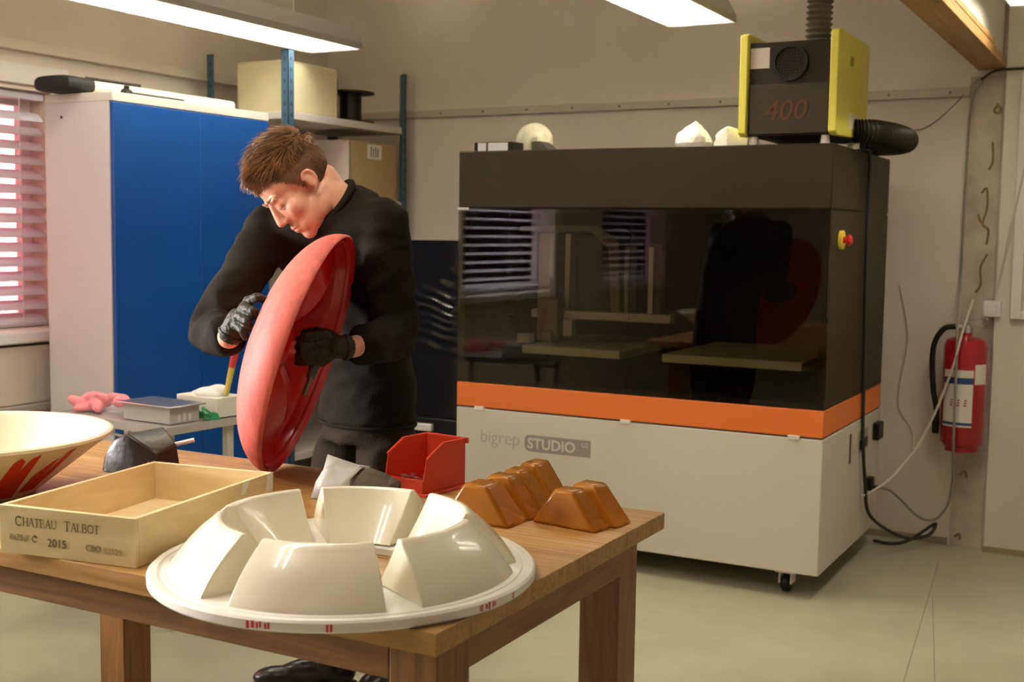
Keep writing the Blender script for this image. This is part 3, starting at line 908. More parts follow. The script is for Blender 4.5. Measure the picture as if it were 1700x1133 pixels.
# ================================================================ shelf behind it
post_m = mat('post_blue', (0.045, 0.10, 0.16), 0.45)
shelf_m = mat('shelf_grey', (0.62, 0.57, 0.54), 0.5)
sh = thing('storage_shelf', 'boltless shelf with dark blue posts and pale boards', 'shelf', (-3.9, 5.0, 0))
K = dict(parent=sh, world=True)
SX0, SX1, SY0, SY1 = -4.15, -3.652, 4.52, 5.515
for (x, y, sx, sy) in ((SX1, SY0, -1, 1), (SX1, SY1, -1, -1), (SX0, SY0, 1, 1), (SX0, SY1, 1, -1)):
    pb = MB()
    pb.box(min(x, x + sx * 0.003), max(x, x + sx * 0.003), min(y, y + sy * 0.042), max(y, y + sy * 0.042), 0, 2.2)
    pb.box(min(x, x + sx * 0.042), max(x, x + sx * 0.042), min(y, y + sy * 0.003), max(y, y + sy * 0.003), 0, 2.2)
    p = obj('post', pb, post_m, **K)
    hb = MB()
    for k in range(40):
        z = 0.12 + k * 0.052
        hb.box(x - 0.0005 if sx < 0 else x - 0.001, x + 0.001 if sx < 0 else x + 0.0005, y + sy * 0.021 - 0.005, y + sy * 0.021 + 0.005, z, z + 0.018)
        hb.box(x + sx * 0.021 - 0.005, x + sx * 0.021 + 0.005, y - 0.001, y + 0.001, z, z + 0.018)
    tag(obj('slot_holes', hb, mat('slot_dark', (0.02, 0.035, 0.05), 0.7), p, world=True), kind='stuff')
for z in (1.88, 1.485, 0.95, 0.25):
    obj('shelf_board', MB().box(SX0 + 0.004, SX1 - 0.004, SY0 + 0.004, SY1 - 0.004, z, z + 0.035), shelf_m, bevel=0.002, **K)
card = mat('cardboard', (0.42, 0.30, 0.14), 0.8, var=0.06, vscale=6)
card_l = mat('cardboard_pale', (0.70, 0.62, 0.40), 0.75, var=0.05, vscale=5)
t = thing('beige_carton', 'large pale yellow carton on the top shelf board', 'box', (-3.87, 4.78, 1.916))
obj('carton', MB().box(-4.02, -3.715, 4.58, 4.99, 1.9155, 2.165), card_l, t, world=True, bevel=0.015, seg=3)
obj('tape', MB().box(-4.01, -3.72, 4.76, 4.81, 2.1655, 2.1665), mat('tape_cream', (0.75, 0.66, 0.45), 0.4), t, world=True)
t = thing('cable_spool', 'black empty cable spool on the top shelf board', 'spool', (-3.80, 5.21, 1.9155))
obj('flange', MB().lathe([(0.02, 0), (0.125, 0), (0.125, 0.01), (0.02, 0.01)], 32, closed_prof=True), black_pl, t, smooth=40)
obj('core', MB().lathe([(0.03, 0.01), (0.058, 0.01), (0.058, 0.155), (0.03, 0.155)], 28, closed_prof=True), black_pl, t, smooth=40)
obj('flange', MB().lathe([(0.02, 0.155), (0.125, 0.155), (0.125, 0.165), (0.02, 0.165)], 32, closed_prof=True), black_pl, t, smooth=40)
t = thing('brown_carton', 'brown cardboard box with a paper label under the top shelf', 'box', (-3.83, 5.28, 1.5205))
obj('carton', MB().box(-3.695, -3.69, 5.05, 5.49, 1.5205, 1.822).box(-3.97, -3.965, 5.05, 5.49, 1.5205, 1.822).box(-3.965, -3.695, 5.485, 5.49, 1.5205, 1.822).box(-3.965, -3.695, 5.056, 5.485, 1.5205, 1.525).box(-3.965, -3.695, 5.056, 5.485, 1.815, 1.822), card, t, world=True)
obj('white_side', MB().box(-3.97, -3.69, 5.045, 5.056, 1.5205, 1.822), mat('carton_white', (0.74, 0.62, 0.55), 0.7), t, world=True)
lb = obj('paper_label', MB().box(-3.690, -3.6885, 5.205, 5.335, 1.735, 1.81), mat('label_paper', (0.72, 0.68, 0.58), 0.7), t, world=True)
lp = MB()
for k in range(4):
    lp.box(-3.6886, -3.688, 5.235 + 0.02 * k, 5.243 + 0.02 * k, 1.745, 1.80 - 0.01 * (k % 2))
obj('label_print', lp, dark_m, lb, world=True)

# ================================================================ black glossy cabinet beside the printer
t = thing('black_cabinet', 'black cabinet with a glossy wavy front left of the printer', 'cabinet', (-3.0, 5.02, 0))
obj('body', MB().box(-3.32, -2.72, 4.79, 5.3, 0.0, 1.32), dark_m, t, world=True, bevel=0.004)
from mathutils import noise
NX, NZ = 36, 150
wv = []
for i in range(NZ + 1):
    z_ = 0.50 + 0.822 * i / NZ
    env = max(0.0, 1 - ((z_ - 0.97) / 0.24) ** 2)
    for k in range(NX + 1):
        x_ = -3.32 + 0.60 * k / NX
        ph = z_ / 0.052 + 1.3 * noise.noise(Vector((x_ * 5, 0, z_ * 4))) + 2.2 * (x_ + 3.0)
        wv.append((x_, 4.770 - 0.006 * env * math.sin(2 * PI * ph) * (0.6 + 0.6 * noise.noise(Vector((x_ * 7, 3, z_ * 9)))), z_))
wf = [(i * (NX + 1) + k, i * (NX + 1) + k + 1, (i + 1) * (NX + 1) + k + 1, (i + 1) * (NX + 1) + k) for i in range(NZ) for k in range(NX)]
obj('door', MB().box(-3.32, -2.72, 4.778, 4.788, 0.50, 1.322), dark_m, t, world=True)
obj('glossy_film', MB().add(wv, wf), mat('film_black', (0.010, 0.008, 0.005), 0.10, spec=0.5), t, world=True, smooth=80)
obj('drawer_front', MB().box(-3.32, -2.72, 4.762, 4.788, 0.02, 0.49), black_pl, t, world=True, bevel=0.006)
obj('drawer_handle', MB().box(-3.22, -2.99, 4.735, 4.761, 0.43, 0.465), white_pl, t, world=True, bevel=0.006)

# ================================================================ metal trolley with tools
tro = thing('metal_trolley', 'grey metal trolley in front of the blue doors', 'trolley', (-3.16, 3.14, 0), math.radians(-4))
ts = mat('trolley_steel', (0.50, 0.49, 0.46), 0.35, metal=0.35)
TZ = 0.70
obj('top', MB().box(-0.29, 0.29, -0.185, 0.185, TZ - 0.018, TZ), ts, tro, bevel=0.004)
obj('rim', MB().box(-0.295, 0.295, -0.19, -0.186, TZ - 0.024, TZ + 0.003).box(0.291, 0.295, -0.186, 0.19, TZ - 0.024, TZ + 0.003).box(-0.295, -0.291, -0.186, 0.19, TZ - 0.024, TZ + 0.003).box(-0.291, 0.291, 0.186, 0.19, TZ - 0.024, TZ + 0.003), ts, tro)
for (x, y) in ((-0.26, -0.15), (0.26, -0.15), (-0.26, 0.12), (0.26, 0.12)):
    obj('leg', MB().box(x - 0.014, x + 0.014, y - 0.014, y + 0.014, 0.0, TZ - 0.019), mat('trolley_leg', (0.55, 0.52, 0.45), 0.45, metal=0.2), tro, bevel=0.002)
obj('lower_shelf', MB().box(-0.28, 0.28, -0.17, 0.14, 0.2, 0.215), ts, tro)
obj('crossbar', MB().cyl((-0.26, -0.15, 0.665), (0.26, -0.15, 0.63), 0.006, seg=8), ts, tro)

# pink gloves
pk = MB()
rnd = random.Random(5)
base = Vector((-3.30, 3.075, TZ + 0.02))
for i in range(9):
    a = rnd.uniform(0, 6.28)
    c = base + Vector((rnd.uniform(-0.1, 0.1), rnd.uniform(-0.045, 0.045), rnd.uniform(0, 0.03)))
    pk.capsule(c, c + Vector((0.04 * math.cos(a), 0.04 * math.sin(a), rnd.uniform(-0.008, 0.018))), 0.022, 0.017)
for k in range(4):
    pk.capsule(base + Vector((-0.06 - 0.02 * k, -0.03 + 0.012 * k, 0.0)), base + Vector((-0.10 - 0.014 * k, -0.06 + 0.02 * k, -0.006)), 0.012, 0.01)
me = blend(pk, 'pink_cloth', 0.006, 2)
mnz = min(v.co.z for v in me.vertices)
for v in me.vertices:
    v.co.z += TZ + 0.004 - mnz
o = obj('pink_cloth', me, mat('pink_rubber', (0.80, 0.27, 0.30), 0.5, bump=0.3, bscale=45))
tag(o, 'crumpled pink rubber glove on the trolley', 'glove')
t = thing('steel_tray', 'shallow steel tray at the near corner of the trolley', 'tray', (-3.03, 3.06, TZ + 0.004), math.radians(-4))
sx, sy, h = 0.115, 0.065, 0.055
obj('tray_body', MB().box(-sx, sx, -sy, sy, 0, 0.003).box(-sx, -sx + 0.003, -sy, sy, 0.003, h).box(sx - 0.003, sx, -sy, sy, 0.003, h).box(-sx + 0.003, sx - 0.003, -sy, -sy + 0.003, 0.003, h).box(-sx + 0.003, sx - 0.003, sy - 0.003, sy, 0.003, h), ts, t)
obj('tray_lid', MB().box(-sx - 0.02, sx + 0.02, -sy - 0.015, sy + 0.015, h, h + 0.006), steel, t, bevel=0.002)
for k in range(3):
    obj('tray_slot', MB().box(sx, sx + 0.001, -0.03 + k * 0.024, -0.02 + k * 0.024, 0.006, 0.028 + 0.006 * (k % 2)), white_pl, t)
t = thing('white_carton', 'open white carton of tissues at the rear of the trolley', 'box', (-2.96, 3.23, TZ + 0.004), math.radians(-4))
wc = mat('carton_offwhite', (0.72, 0.72, 0.62), 0.7)
obj('carton', MB().box(-0.12, 0.085, -0.05, 0.075, 0, 0.07), wc, t, bevel=0.003)
me = blend(MB().ellipsoid((0, 0.0, 0.075), (0.07, 0.05, 0.025)).ellipsoid((0.03, 0.01, 0.09), (0.045, 0.03, 0.02)).ellipsoid((-0.05, 0.02, 0.07), (0.06, 0.04, 0.015)), 'tissue', 0.007, 1)
obj('tissue', me, mat('tissue2', (0.85, 0.85, 0.78), 0.85, bump=0.5, bscale=35), t)
green = mat('green_plastic', (0.03, 0.30, 0.10), 0.4)
for i, (x, y, z, a) in enumerate(((0.015, -0.066, 0.0, 0.3), (0.055, -0.075, 0.0, -0.5), (0.085, -0.066, 0.0, 0.9))):
    g = thing('green_clip', ['green spring clip nearest the steel tray', 'green spring clip in the middle of three', 'green spring clip touching the red disc edge'][i], 'clip', (-2.96 + x, 3.22 + y, TZ + 0.004), a, 'green clips on the trolley')
    obj('jaw', MB().prism([(-0.02, 0.0), (0.02, 0.0), (0.012, 0.02), (-0.006, 0.028)], 'y', -0.008, 0.008), green, g, bevel=0.002)
    obj('handle', MB().bar((-0.01, 0, 0.02), (-0.03, 0, 0.036), 0.012, 0.006), green, g)
t = thing('brush_tool', 'brush with red and yellow handle standing in the white carton', 'brush', (-2.89, 3.23, TZ + 0.06))
dr_ = Vector((0.02, 0.01, 0.10)).normalized()
q0 = Vector((0, 0, 0.02))
obj('yellow_grip', MB().cyl(q0, q0 + dr_ * 0.10, 0.009, 0.011, 12), mat('grip_yellow', (0.62, 0.48, 0.09), 0.4), t, smooth=40)
obj('red_grip', MB().cyl(q0 + dr_ * 0.10, q0 + dr_ * 0.20, 0.012, 0.014, 12), mat('grip_red', (0.55, 0.04, 0.03), 0.4), t, smooth=40)

# ================================================================ workbench
BX0, BX1, BY0, BY1, BZ, BT = -2.62, -0.935, 1.50, 2.432, 0.76, 0.0357
ben = thing('workbench', 'sturdy wooden workbench in the foreground', 'table', ((BX0 + BX1) / 2, (BY0 + BY1) / 2, 0))
K = dict(parent=ben, world=True)
NP = 9
pw = (BY1 - BY0) / NP
for k in range(NP):
    o = obj('top_plank', MB().box(BX0, BX1, BY0 + k * pw + 0.0003, BY0 + (k + 1) * pw - 0.0003, BZ - BT, BZ), pine, bevel=0.0012, seg=1, **K)
AZ0, AZ1 = 0.658, BZ - BT - 0.0005
pine_a = wood('bench_wood_apron_shaded', (0.14, 0.052, 0.008), (0.26, 0.11, 0.021), grain=(1.2, 16, 16), scale=2.6)  # darker varnish tone, with the shade under the top mixed into the colour
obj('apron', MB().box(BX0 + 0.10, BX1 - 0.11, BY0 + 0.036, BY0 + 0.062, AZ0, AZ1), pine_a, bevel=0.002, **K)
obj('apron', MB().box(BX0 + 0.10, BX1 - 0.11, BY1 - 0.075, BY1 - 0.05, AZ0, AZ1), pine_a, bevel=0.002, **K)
pine_d = wood('bench_wood_side_shaded', (0.16, 0.064, 0.010), (0.29, 0.13, 0.028), grain=(16, 1.2, 16), scale=2.6)  # end aprons: bench wood darkened, side shade painted into its colour
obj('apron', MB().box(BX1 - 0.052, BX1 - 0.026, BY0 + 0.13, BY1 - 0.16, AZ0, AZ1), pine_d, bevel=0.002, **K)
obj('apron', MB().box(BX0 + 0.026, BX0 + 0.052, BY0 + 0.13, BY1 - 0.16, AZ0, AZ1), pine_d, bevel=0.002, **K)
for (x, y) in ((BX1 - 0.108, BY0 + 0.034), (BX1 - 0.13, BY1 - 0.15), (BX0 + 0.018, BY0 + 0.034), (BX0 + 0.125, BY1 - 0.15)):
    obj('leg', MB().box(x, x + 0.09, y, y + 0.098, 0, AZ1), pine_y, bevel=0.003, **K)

# ================================================================ wine crate
cr_w = wood('crate_pine', (0.66, 0.49, 0.245), (0.78, 0.62, 0.36), grain=(2, 9, 9), scale=2.2, rough=0.55, knots=False)
cr_f = wood('crate_pine_front', (0.58, 0.43, 0.20), (0.71, 0.56, 0.31), grain=(2.5, 9, 9), scale=2.0, rough=0.55, knots=False)
cr_d = wood('crate_pine_long', (0.64, 0.47, 0.23), (0.76, 0.60, 0.34), grain=(9, 2, 9), scale=2.2, rough=0.55, knots=True)
CW, CL, CH, CT = 0.30, 0.46, 0.089, 0.010
rot = math.radians(8.6)
cx = -1.575 - CW * math.cos(rot)
cy = 1.525 - CW * math.sin(rot)
cr = thing('wine_crate', 'open wooden wine crate with branded end board', 'crate', (cx, cy, BZ + 0.0005), rot)
obj('end_board', MB().box(0, CW, 0, CT, 0, CH), cr_f, cr, bevel=0.001)
obj('end_board', MB().box(0, CW, CL - CT, CL, 0, CH), cr_w, cr, bevel=0.001)
obj('side_board', MB().box(0, CT, CT, CL - CT, 0, CH), cr_d, cr, bevel=0.001)
obj('side_board', MB().box(CW - CT, CW, CT, CL - CT, 0, CH), cr_d, cr, bevel=0.001)
obj('bottom_board', MB().box(CT, CW - CT, CT, CL - CT, 0.002, 0.009), cr_w, cr)
ink = mat('branding_ink', (0.13, 0.075, 0.03), 0.7)
ink2 = mat('branding_ink_faint', (0.30, 0.20, 0.09), 0.7)
Mw = wmat(cr)


def brand(s, size, x, z, m=ink, **k):
    text('branding', s, size, m, cr, Mw @ frame((x, -0.0006, z), (1, 0, 0), (0, 0, 1)), depth=0.0003, **k)




def arc(cx_, cy_, rx, ry, a0, a1, n=12):
    return [(cx_ + rx * math.cos(a0 + (a1 - a0) * k / n), cy_ + ry * math.sin(a0 + (a1 - a0) * k / n)) for k in range(n + 1)]


TH, TN = 0.15, 0.055      # thick and thin strokes of the roman capitals
GLY = {
    'C': (0.80, [(arc(0.42, 0.5, 0.36, 0.46, 0.85, 5.45), 0.13), ([(0.70, 0.66), (0.72, 0.98)], TN), ([(0.70, 0.34), (0.73, 0.06)], TN)]),
    'H': (0.86, [([(0.14, 0.0), (0.14, 1.0)], TH), ([(0.70, 0.0), (0.70, 1.0)], TH), ([(0.14, 0.5), (0.70, 0.5)], TN)] + [([(a, b), (a + 0.28, b)], TN) for a in (0.0, 0.56) for b in (0.02, 0.98)]),
    'A': (0.84, [([(0.08, 0.0), (0.42, 1.0)], TN + 0.02), ([(0.40, 1.0), (0.74, 0.0)], TH), ([(0.20, 0.36), (0.60, 0.36)], TN), ([(0.0, 0.02), (0.20, 0.02)], TN), ([(0.60, 0.02), (0.88, 0.02)], TN)]),
    'T': (0.78, [([(0.38, 0.0), (0.38, 1.0)], TH), ([(0.02, 0.97), (0.74, 0.97)], TN + 0.02), ([(0.03, 0.76), (0.03, 0.98)], TN), ([(0.73, 0.76), (0.73, 0.98)], TN), ([(0.24, 0.02), (0.52, 0.02)], TN)]),
    'E': (0.74, [([(0.14, 0.0), (0.14, 1.0)], TH), ([(0.02, 0.97), (0.62, 0.97)], TN), ([(0.02, 0.03), (0.66, 0.03)], TN), ([(0.14, 0.52), (0.50, 0.52)], TN), ([(0.61, 0.78), (0.61, 0.98)], TN), ([(0.65, 0.02), (0.66, 0.25)], TN), ([(0.49, 0.42), (0.49, 0.62)], TN)]),
    'U': (0.86, [([(0.14, 1.0), (0.14, 0.36)], TH), (arc(0.41, 0.36, 0.27, 0.32, PI, 2 * PI), 0.10), ([(0.68, 0.36), (0.68, 1.0)], TN + 0.02), ([(0.0, 0.98), (0.28, 0.98)], TN), ([(0.55, 0.98), (0.81, 0.98)], TN)]),
    'L': (0.70, [([(0.14, 0.0), (0.14, 1.0)], TH), ([(0.02, 0.98), (0.28, 0.98)], TN), ([(0.02, 0.03), (0.60, 0.03)], TN), ([(0.59, 0.02), (0.61, 0.28)], TN)]),
    'B': (0.76, [([(0.14, 0.0), (0.14, 1.0)], TH), ([(0.02, 0.97), (0.36, 0.97)], TN), ([(0.14, 0.53), (0.38, 0.53)], TN), ([(0.02, 0.03), (0.38, 0.03)], TN), (arc(0.36, 0.75, 0.22, 0.22, -PI / 2, PI / 2), 0.11), (arc(0.38, 0.28, 0.27, 0.25, -PI / 2, PI / 2), 0.12)]),
    'O': (0.92, [(arc(0.45, 0.5, 0.37, 0.46, 0, 2 * PI, 20), 0.12)]),
}


def roman(word, size, x, z):
    for ch_ in word:
        adv, strokes = GLY[ch_]
        m = MB()
        for pts_, w_s in strokes:
            for (p_, q_) in zip(pts_, pts_[1:]):
                d_ = Vector((q_[0] - p_[0], 0, q_[1] - p_[1]))
                ln = d_.length or 1e-6
                nx, nz = -d_.z / ln * w_s / 2, d_.x / ln * w_s / 2
                ex, ez = d_.x / ln * 0.01, d_.z / ln * 0.01
                q4 = [(p_[0] + nx - ex, p_[1] + nz - ez), (q_[0] + nx + ex, q_[1] + nz + ez), (q_[0] - nx + ex, q_[1] - nz + ez), (p_[0] - nx - ex, p_[1] - nz - ez)]
                m.add([(x + a_ * size, -0.0005, z + b_ * size) for a_, b_ in q4], [(0, 1, 2, 3)])
        obj('branding', m, ink, cr)
        x += adv * size
    return x


roman('C', 0.0185, 0.036, 0.0525)
roman('HATEAU', 0.0158, 0.0525, 0.0535)
roman('T', 0.0185, 0.1455, 0.0525)
roman('ALBOT', 0.0158, 0.1605, 0.0535)
brand('6x75cl', 0.016, 0.022, 0.026, ink2)
brand('2015', 0.0215, 0.108, 0.0205)
brand('CBO', 0.0165, 0.192, 0.0215, ink2, bold=0.0004)
brand('82525', 0.0165, 0.231, 0.020, mat('branding_ink_worn', (0.46, 0.33, 0.15), 0.7))
# the little round recycling mark
rm = MB()
rm.lathe([(0.0042, 0.0), (0.0062, 0.0)], 14, (0.080, -0.0008, 0.031), Matrix(((1, 0, 0), (0, 0, -1), (0, 1, 0))), a0=0.4, a1=5.6)
rm.add([(0.0785, -0.0008, 0.0395), (0.086, -0.0008, 0.036), (0.080, -0.0008, 0.033)], [(0, 1, 2)])
obj('branding_mark', rm, ink, cr)
tapew = mat('paper_tape', (0.80, 0.76, 0.68), 0.6)
obj('tape_strip', MB().prism([(0.345, CH + 0.0004), (0.372, CH + 0.0004), (0.350, CH - 0.026), (0.338, CH - 0.026)], 'x', CW + 0.0002, CW + 0.001), tapew, cr)
obj('tape_strip', MB().prism([(0.44, CH + 0.0004), (0.459, CH + 0.0004), (0.459, CH - 0.036), (0.43, CH - 0.036)], 'x', CW + 0.0002, CW + 0.001), tapew, cr)

# ================================================================ slotted white mould on the bench
mo_w = mat('mould_white', (0.73, 0.67, 0.51), 0.26, var=0.05, vscale=6, coat=0.5)
mo_rim = mat('mould_rim', (0.76, 0.72, 0.64), 0.3, coat=0.2)
redmark = mat('red_marker', (0.55, 0.03, 0.03), 0.5)
MC = (-1.25, 1.70, BZ + 0.0008)
mo = thing('slotted_mould', 'large round white mould of six raised segments on the bench corner', 'mould', MC)
RO = 0.336
prof = [(0.125, 0.0), (RO - 0.004, 0.0), (RO, 0.004), (RO, 0.016), (RO - 0.004, 0.0195), (RO - 0.016, 0.0195), (RO - 0.018, 0.0165), (RO - 0.022, 0.0165), (RO - 0.024, 0.0185), (RO - 0.04, 0.0185), (0.125, 0.012)]
obj('base_ring', MB().lathe(prof, 96, closed_prof=True), mo_rim, mo, smooth=35)
# segment cross-section: bellied outer flank, rounded crest, sloping inner flank
sec = [(RO - 0.034, 0.016), (RO - 0.036, 0.023)]
for k in range(1, 10):
    u = k / 10
    sec.append((RO - 0.036 - 0.078 * u, 0.023 + 0.082 * u + 0.008 * math.sin(PI * u ** 0.85)))
sec += [(0.222, 0.1065), (0.216, 0.1075), (0.210, 0.1065)]
for k in range(1, 7):
    u = k / 6
    sec.append((0.210 - 0.072 * u ** 1.15, 0.1065 - 0.092 * u))
gap = math.radians(5.6)
offs = math.radians(-36)
for k in range(6):
    a0 = offs + k * PI / 3 + gap
    a1 = offs + (k + 1) * PI / 3 - gap
    obj('segment', MB().lathe(sec, 22, a0=a0, a1=a1, closed_prof=True), mo_w, mo, smooth=40, bevel=0.0025)
for (a, w) in ((-1.39, 0.05), (-1.34, 0.03), (-1.30, 0.03), (-1.02, 0.035), (-0.26, 0.025), (-0.22, 0.04), (-0.17, 0.03), (0.0, 0.02)):
    rr = random.Random(int(a * 100))
    mk = MB()
    for j in range(2):
        b = a + j * w * 0.5
        mk.lathe([(RO + 0.0003, 0.003 + 0.003 * rr.random()), (RO + 0.0003, 0.013 + 0.003 * rr.random())], 2, a0=b, a1=b + w * 0.33)
    obj('red_marking', mk, redmark, mo)
obj('red_marking', MB().box(-0.02, 0.05, 0.005, 0.013, 0.0005, 0.0012), redmark, mo)

# ================================================================ cream bowl with red paint
bo_m = mat('bowl_cream', (0.68, 0.62, 0.44), 0.35, var=0.05, vscale=5, coat=0.2)
bo = thing('cream_bowl', 'wide cream bowl with red paint streaks at the left edge', 'bowl', (-2.338, 1.772, BZ + 0.0008))
bp_ = [(0.001, 0.0), (0.13, 0.0), (0.142, 0.006)]
wallp = [(0.142 + (0.302 - 0.142) * u, 0.006 + 0.124 * u) for u in [k / 8 for k in range(1, 9)]]
outer = bp_ + wallp + [(0.309, 0.134), (0.309, 0.140), (0.302, 0.143), (0.292, 0.141)]
inner = [(0.285, 0.134), (0.23, 0.085), (0.18, 0.045), (0.13, 0.018), (0.001, 0.012)]
obj('shell', MB().lathe(outer + inner, 80), bo_m, bo, smooth=45)


def streak(name, poly):
    n = 5
    # polygon of (angle, height above base), fanned on the bowl's outside
    vs = []
    for a, h in poly:
        r = 0.142 + (0.302 - 0.142) * (h - 0.006) / 0.124 + 0.0012
        vs.append((r * math.cos(a), r * math.sin(a), h))
    b = bmesh.new()
    bv = [b.verts.new(v) for v in vs]
    f = b.faces.new(bv)
    bmesh.ops.triangulate(b, faces=[f])
    me = bpy.data.meshes.new(name)
    b.to_mesh(me)
    b.free()
    obj(name, me, mat('bowl_red', (0.50, 0.035, 0.012), 0.5), bo)


for poly in ([(-0.44, 0.01), (-0.40, 0.05), (-0.34, 0.11), (-0.30, 0.122), (-0.255, 0.112), (-0.25, 0.09), (-0.18, 0.01)],
             [(-0.30, 0.01), (-0.25, 0.085), (-0.215, 0.118), (-0.16, 0.126), (-0.13, 0.07), (-0.06, 0.01)],
             [(-0.02, 0.02), (-0.05, 0.065), (0.01, 0.092), (0.06, 0.108), (0.10, 0.06), (0.14, 0.02)],
             [(0.13, 0.02), (0.11, 0.06), (0.09, 0.122), (0.14, 0.128), (0.20, 0.07), (0.25, 0.02)],
             [(-0.75, 0.01), (-0.62, 0.028), (-0.4, 0.03), (-0.2, 0.022), (-0.1, 0.01)]):
    streak('red_paint', poly)

# ================================================================ dark faceted lump with a rod
t = thing('black_casting', 'dark faceted casting behind the cream bowl', 'casting', (-2.19, 2.16, BZ + 0.0005))
b = bmesh.new()
for v in [(-0.10, -0.05, 0), (0.07, -0.055, 0), (0.085, 0.03, 0), (0.02, 0.08, 0), (-0.09, 0.06, 0), (-0.085, -0.03, 0.075), (-0.02, -0.045, 0.1), (0.075, -0.04, 0.06), (0.08, 0.02, 0.075), (0.0, 0.06, 0.105), (-0.07, 0.045, 0.085), (0.03, -0.06, 0.03), (-0.09, -0.05, 0.04)]:
    b.verts.new(v)
bmesh.ops.convex_hull(b, input=b.verts)
me = bpy.data.meshes.new('casting_body')
b.to_mesh(me)
b.free()
obj('casting_body', me, mat('casting_black', (0.026, 0.019, 0.013), 0.36, spec=0.3, bump=0.3, bscale=25, var=0.3, vscale=12), t, bevel=0.004)
obj('red_smear', MB().prism([(-0.01, 0.004), (0.05, 0.004), (0.068, 0.045), (0.04, 0.02)], 'y', -0.0605, -0.059), redmark, t)
obj('glass_rod', MB().cyl((0.055, 0.02, 0.068), (0.105, 0.055, 0.082), 0.0055, seg=10), white_pl, t, smooth=40)

# ================================================================ red parts bin
bin_m = mat('bin_red', (0.62, 0.055, 0.025), 0.38)
bn = thing('parts_bin', 'red plastic parts bin with open scoop front', 'bin', (-1.462, 2.285, BZ + 0.0005), math.radians(-7))
bw, bd, bh, th = 0.118, 0.155, 0.114, 0.003
side = [(0.0, 0.006), (bd, 0.006), (bd, bh), (bd * 0.45, bh), (0.012, bh * 0.74), (0.002, 0.036)]
for s in (0, 1):
    x0 = -bw + (bw - th) * s
    obj('side_wall', MB().prism(side, 'x', x0, x0 + th), bin_m, bn, bevel=0.0008)
obj('floor', MB().box(-bw + th, -th, 0.0, bd, 0.006, 0.010), bin_m, bn)
obj('rear_wall', MB().box(-bw + th, -th, bd - th, bd, 0.010, bh), bin_m, bn)
obj('front_lip', MB().box(-bw, 0.0, -0.003, 0.0, 0.002, 0.037), bin_m, bn, bevel=0.001)
obj('rear_rim', MB().box(-bw - 0.003, 0.006, bd, bd + 0.007, bh - 0.012, bh + 0.002), bin_m, bn, bevel=0.002)
for s in (-bw - 0.002, -0.001):
    rp = [(0.012, bh * 0.74), (bd * 0.45, bh), (bd, bh)]
    rim = MB()
    for (a, b_) in zip(rp, rp[1:]):
        rim.bar((s + 0.0015, a[0], a[1]), (s + 0.0015, b_[0], b_[1]), 0.006, 0.004)
    obj('top_rim', rim, bin_m, bn)
obj('foot_flange', MB().box(-bw - 0.004, 0.012, -0.006, bd + 0.004, 0.0, 0.0058), bin_m, bn, bevel=0.001)
rnd = random.Random(4)
for k in range(9):
    x, y = rnd.uniform(-0.09, -0.03), rnd.uniform(0.012, 0.05)
    s_ = obj('small_screw', MB().cyl((x, y, 0.0103), (x + 0.003, y + 0.004, 0.034), 0.0035, seg=8).cyl((x + 0.003, y + 0.004, 0.034), (x + 0.0033, y + 0.0043, 0.037), 0.006, seg=8), steel)
    s_.matrix_world = wmat(bn)
    tag(s_, 'small steel screw lying in the red parts bin', 'screw', 'screws in the red bin')

# ================================================================ grey torn part
t = thing('torn_cover', 'grey torn plastic cover between the mould and red bin', 'cover', (-1.60, 2.20, BZ))
def sheet(name, rows, m, th=0.003):
    nr, nc = len(rows), len(rows[0])
    fs = [(i * nc + j, i * nc + j + 1, (i + 1) * nc + j + 1, (i + 1) * nc + j) for i in range(nr - 1) for j in range(nc - 1)]
    o = obj(name, MB().add([p for r in rows for p in r], fs), m, t, world=True, smooth=30)
    s = o.modifiers.new('solid', 'SOLIDIFY')
    s.thickness = th
    return o
z = BZ + 0.002
sheet('light_flap', [[(-1.668, 2.140, z), (-1.64, 2.135, z), (-1.60, 2.145, z), (-1.575, 2.155, z)],
                     [(-1.662, 2.150, z + 0.035), (-1.64, 2.150, z + 0.035), (-1.60, 2.160, z + 0.037), (-1.583, 2.17, z + 0.045)],
                     [(-1.652, 2.165, z + 0.062), (-1.635, 2.168, z + 0.058), (-1.60, 2.18, z + 0.055), (-1.567, 2.195, z + 0.072)],
                     [(-1.648, 2.175, z + 0.095), (-1.625, 2.19, z + 0.085), (-1.59, 2.21, z + 0.072), (-1.56, 2.215, z + 0.07)]],
      mat('flap_grey', (0.46, 0.43, 0.38), 0.5, var=0.1, vscale=20))
sheet('dark_flank', [[(-1.60, 2.165, z), (-1.57, 2.165, z), (-1.53, 2.19, z), (-1.49, 2.225, z)],
                     [(-1.60, 2.185, z + 0.045), (-1.57, 2.185, z + 0.05), (-1.535, 2.205, z + 0.04), (-1.50, 2.235, z + 0.018)],
                     [(-1.575, 2.20, z + 0.072), (-1.555, 2.205, z + 0.07), (-1.53, 2.225, z + 0.058), (-1.50, 2.25, z + 0.035)],
                     [(-1.57, 2.25, z + 0.03), (-1.55, 2.25, z + 0.03), (-1.53, 2.26, z + 0.025), (-1.51, 2.268, z)]],
      mat('flank_grey', (0.16, 0.145, 0.115), 0.35, bump=0.5, bscale=40, var=0.2, vscale=15))

# ================================================================ amber resin blocks
am = mat('amber_resin', (0.56, 0.225, 0.020), 0.24, var=0.12, vscale=9, trans=0.6, ior=1.3, sss=0.0)


